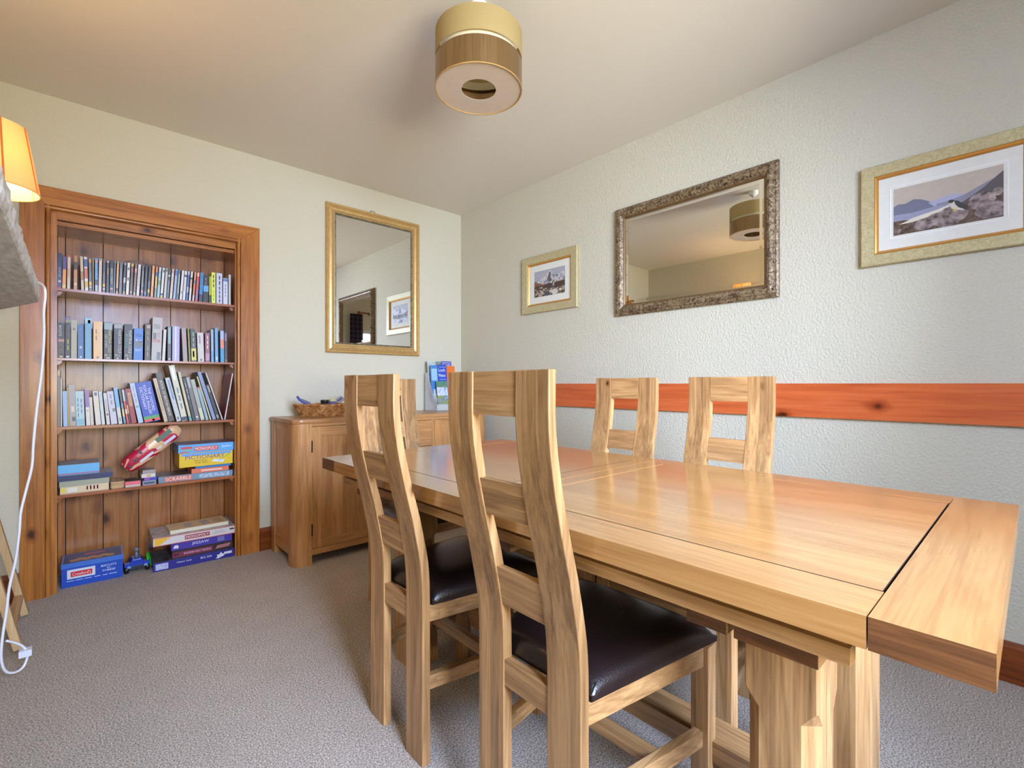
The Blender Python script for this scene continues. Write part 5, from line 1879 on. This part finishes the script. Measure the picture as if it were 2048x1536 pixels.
SHADE_UP = fabric('gold_shade_fabric', (194, 170, 114), .6, .3)
R = .166
obj('upper_shade', lathe([(R, .118), (R, .212), (R - .002, .212), (R - .002, .118)], 72, True), SHADE_UP, pd, .9)
obj('inner_band', lathe([(R - .012, .095), (R - .012, .125), (R - .014, .125), (R - .014, .095)], 72, True), plain((224, 214, 178), .6), pd, .9)
obj('lower_shade', lathe([(R, .0), (R, .102), (R - .002, .102), (R - .002, .0)], 72, True), BRASS, pd, .9)
obj('lower_lip', lathe([(R - .014, .1), (R - .001, .1), (R - .001, .102), (R - .014, .102)], 72, True), plain((224, 214, 178), .6), pd, .9)
obj('diffuser', lathe([(.066, .0035), (R - .002, .0035), (R - .002, .005), (.066, .005)], 72, True), plain((200, 184, 168), .6), pd, .9)
obj('rim', lathe([(R - .003, -.001), (R + .0008, -.001), (R + .0008, .003), (R - .003, .003)], 72, True), GILT, pd, .9)
obj('shade_ring', lathe([(.03, .2), (.034, .2), (.034, .204), (.03, .204)], 24, True), WHITE, pd, .9)
for k in range(3):
    a = 2 * PI * k / 3 + .4
    obj('spoke', tube([(.032 * math.cos(a), .032 * math.sin(a), .202), ((R - .003) * math.cos(a), (R - .003) * math.sin(a), .202)], .0018, 6), WHITE, pd, 1)
obj('bulb_holder', lathe([(.001, .24), (.014, .24), (.017, .22), (.017, .17), (.001, .17)], 20), WHITE, pd, .9)
obj('bulb', lathe([(.001, .17), (.012, .165), (.02, .14), (.024, .12), (.02, .1), (.001, .094)], 20), plain((236, 232, 220), .3), pd, 2)
obj('flex', tube([(0, 0, .238), (0, 0, H - 2.2 - .03)], .0032, 8), WHITE, pd, 1)
obj('ceiling_rose', lathe([(.001, H - 2.2 - .045), (.01, H - 2.2 - .043), (.016, H - 2.2 - .032), (.03, H - 2.2 - .026), (.034, H - 2.2 - .001), (.001, H - 2.2 - .0005)], 32), WHITE, pd, .9)

# ------------------------------------------------------------------ mantel shelf, lamp, flex, folded table
def stone():
    m, nt, b = newmat('rough_grey_stone')
    t = nd(nt, 'ShaderNodeTexCoord')
    mp = nd(nt, 'ShaderNodeMapping')
    mp.inputs['Scale'].default_value = (30, 8, 30)
    ln(nt, t.outputs['Object'], mp.inputs[0])
    n = nd(nt, 'ShaderNodeTexNoise', i_Scale=2.0, i_Detail=8.0, i_Roughness=.65)
    ln(nt, mp.outputs[0], n.inputs['Vector'])
    r = nd(nt, 'ShaderNodeValToRGB')
    r.color_ramp.elements[0].position, r.color_ramp.elements[0].color = .3, lin((176, 172, 170))
    r.color_ramp.elements[1].position, r.color_ramp.elements[1].color = .7, lin((232, 230, 228))
    ln(nt, n.outputs['Fac'], r.inputs[0])
    ln(nt, r.outputs[0], b.inputs['Base Color'])
    b.inputs['Roughness'].default_value = .75
    bp = nd(nt, 'ShaderNodeBump', i_Strength=.25, i_Distance=.005)
    ln(nt, n.outputs['Fac'], bp.inputs['Height'])
    ln(nt, bp.outputs[0], b.inputs['Normal'])
    return m


bm = bmesh.new()
edge = []
for k in range(90):
    edge.append((-2.576, -2.75 + (2.75 - 1.07) * k / 89))
for k in range(1, 22):
    f = k / 21
    edge.append((-2.576 - .118 * f, -1.07 + .342 * f))
edge.append((-2.999, -.60))
edge.append((-2.999, -2.75))
lv = []
for j, (z, amp) in enumerate(((1.35, .002), (1.356, .003), (1.372, .005), (1.39, .005), (1.404, .004), (1.41, .0015))):
    ring = []
    for i, (x, y) in enumerate(edge):
        d = amp * noise.noise((x * 60, y * 45, z * 60)) if i < 111 else 0
        ring.append(bm.verts.new((x + d + (.0 if 0 < j < 5 else (-.003 if i < 111 else 0)), y + (d if i > 90 and i < 111 else 0), z)))
    lv.append(ring)
n = len(edge)
for a, c in zip(lv, lv[1:]):
    for i in range(n):
        bm.faces.new((a[i], a[(i + 1) % n], c[(i + 1) % n], c[i]))
bm.faces.new(lv[0][::-1])
bm.faces.new(lv[-1])
bmesh.ops.recalc_face_normals(bm, faces=bm.faces)
bmesh.ops.triangulate(bm, faces=[f for f in bm.faces if len(f.verts) > 4])
o = obj('mantel_shelf', bm, stone())
tag(o, 'rough-edged grey stone mantel shelf jutting from the left wall', 'mantel')

ml = thing('table_lamp', 'lit table lamp with an amber ribbed shade on the mantel shelf', 'lamp', (-2.668, -1.322, 1.4105))
obj('lamp_base', lathe([(.001, 0), (.055, 0), (.055, .012), (.03, .02), (.018, .04), (.026, .08), (.032, .11), (.022, .15), (.012, .18), (.012, .22), (.001, .22)], 32), plain((150, 96, 50), .3), ml, 1)


def lampshade():
    m, nt, b = newmat('amber_lampshade')
    out = nt.nodes['Material Output']
    df = nd(nt, 'ShaderNodeBsdfDiffuse')
    df.inputs['Color'].default_value = lin((244, 210, 142))
    tl = nd(nt, 'ShaderNodeBsdfTranslucent')
    tl.inputs['Color'].default_value = lin((220, 176, 112))
    ms = nd(nt, 'ShaderNodeMixShader')
    ms.inputs[0].default_value = .25
    ln(nt, df.outputs[0], ms.inputs[1])
    ln(nt, tl.outputs[0], ms.inputs[2])
    ln(nt, ms.outputs[0], out.inputs[0])
    return m


obj('lamp_shade', lathe([(.104, .23), (.074, .418), (.0725, .418), (.1025, .23)], 48, True), lampshade(), ml, .9)
for k in range(7):
    a = 2 * PI * k / 7 - .35
    obj('shade_rib', tube([(.1035 * math.cos(a), .1035 * math.sin(a), .23), (.0745 * math.cos(a), .0745 * math.sin(a), .418)], .0026, 6), plain((206, 116, 50), .5), ml, 1)
obj('shade_rim', tube([(.1035 * math.cos(2 * PI * k / 48), .1035 * math.sin(2 * PI * k / 48), .23) for k in range(49)], .0022, 6), plain((226, 176, 110), .5), ml, 1)
obj('bulb_holder', lathe([(.001, .215), (.013, .215), (.013, .27), (.001, .27)], 16), WHITE, ml, 1)


# white flex hanging from the mantel to a tied loop near the floor
FV = [(-2.60, -1.16, 1.4155), (-2.583, -1.10, 1.4155), (-2.566, -1.052, 1.408), (-2.562, -1.044, 1.38), (-2.566, -1.038, 1.32), (-2.566, -1.02, 1.24), (-2.572, -1.0, 1.12), (-2.585, -.99, .985), (-2.594, -.98, .86), (-2.598, -.975, .78), (-2.612, -.97, .70), (-2.626, -.97, .62), (-2.630, -.965, .55),
      (-2.640, -.95, .45), (-2.655, -.945, .36), (-2.663, -.94, .27), (-2.672, -.94, .19), (-2.676, -.935, .115), (-2.668, -.92, .06), (-2.648, -.90, .035), (-2.626, -.88, .036), (-2.614, -.87, .07), (-2.622, -.875, .105), (-2.642, -.89, .135), (-2.666, -.91, .16)]
fx = obj('lamp_flex', tube(smooth_path(FV, 6), .0042, 8), plain((226, 226, 232), .35), None, 2)
tag(fx, 'white lamp flex trailing from the mantel down to a tied loop', 'flex')
obj('cable_tie', box(-2.636, -2.602, -.89, -.858, .075, .098, .004), plain((214, 218, 230), .4), fx)

ft = thing('folding_table', 'small wooden folding table leaning below the mantel at the left edge', 'table', (-2.66, -.43, 0))


def ftp(name, bm, m):
    bmesh.ops.translate(bm, verts=bm.verts, vec=(2.66, .43, 0))
    return obj(name, bm, m, ft)


for y in (-.625, -.235):
    ftp('leg', bar((-2.652, y, .012), (-2.845, y, .95), .026, .036, .002, (0, 1, 0)), PALEWOOD[2])
ftp('brace', bar((-2.672, -.61, .1), (-2.672, -.25, .1), .03, .022), OAK[1])
ftp('brace', bar((-2.832, -.61, .9), (-2.832, -.25, .9), .03, .022), OAK[1])
pts = []
for k in range(40):
    a = 2 * PI * k / 40
    pts.append((-1.02 + .3 * math.copysign(abs(math.cos(a)) ** .7, math.cos(a)), .62 + .2 * math.copysign(abs(math.sin(a)) ** .9, math.sin(a))))
bm = prism(pts, -.009, .009, .002, 'x')
bmesh.ops.rotate(bm, verts=bm.verts, cent=(0, 0, .62), matrix=Matrix.Rotation(math.radians(-9), 3, 'Y'))
bmesh.ops.translate(bm, verts=bm.verts, vec=(-2.735, 0, 0))
ftp('table_leaf', bm, wood('brown_leaf', (130, 74, 30), (168, 104, 50), (186, 124, 66), 2, rough=.35))
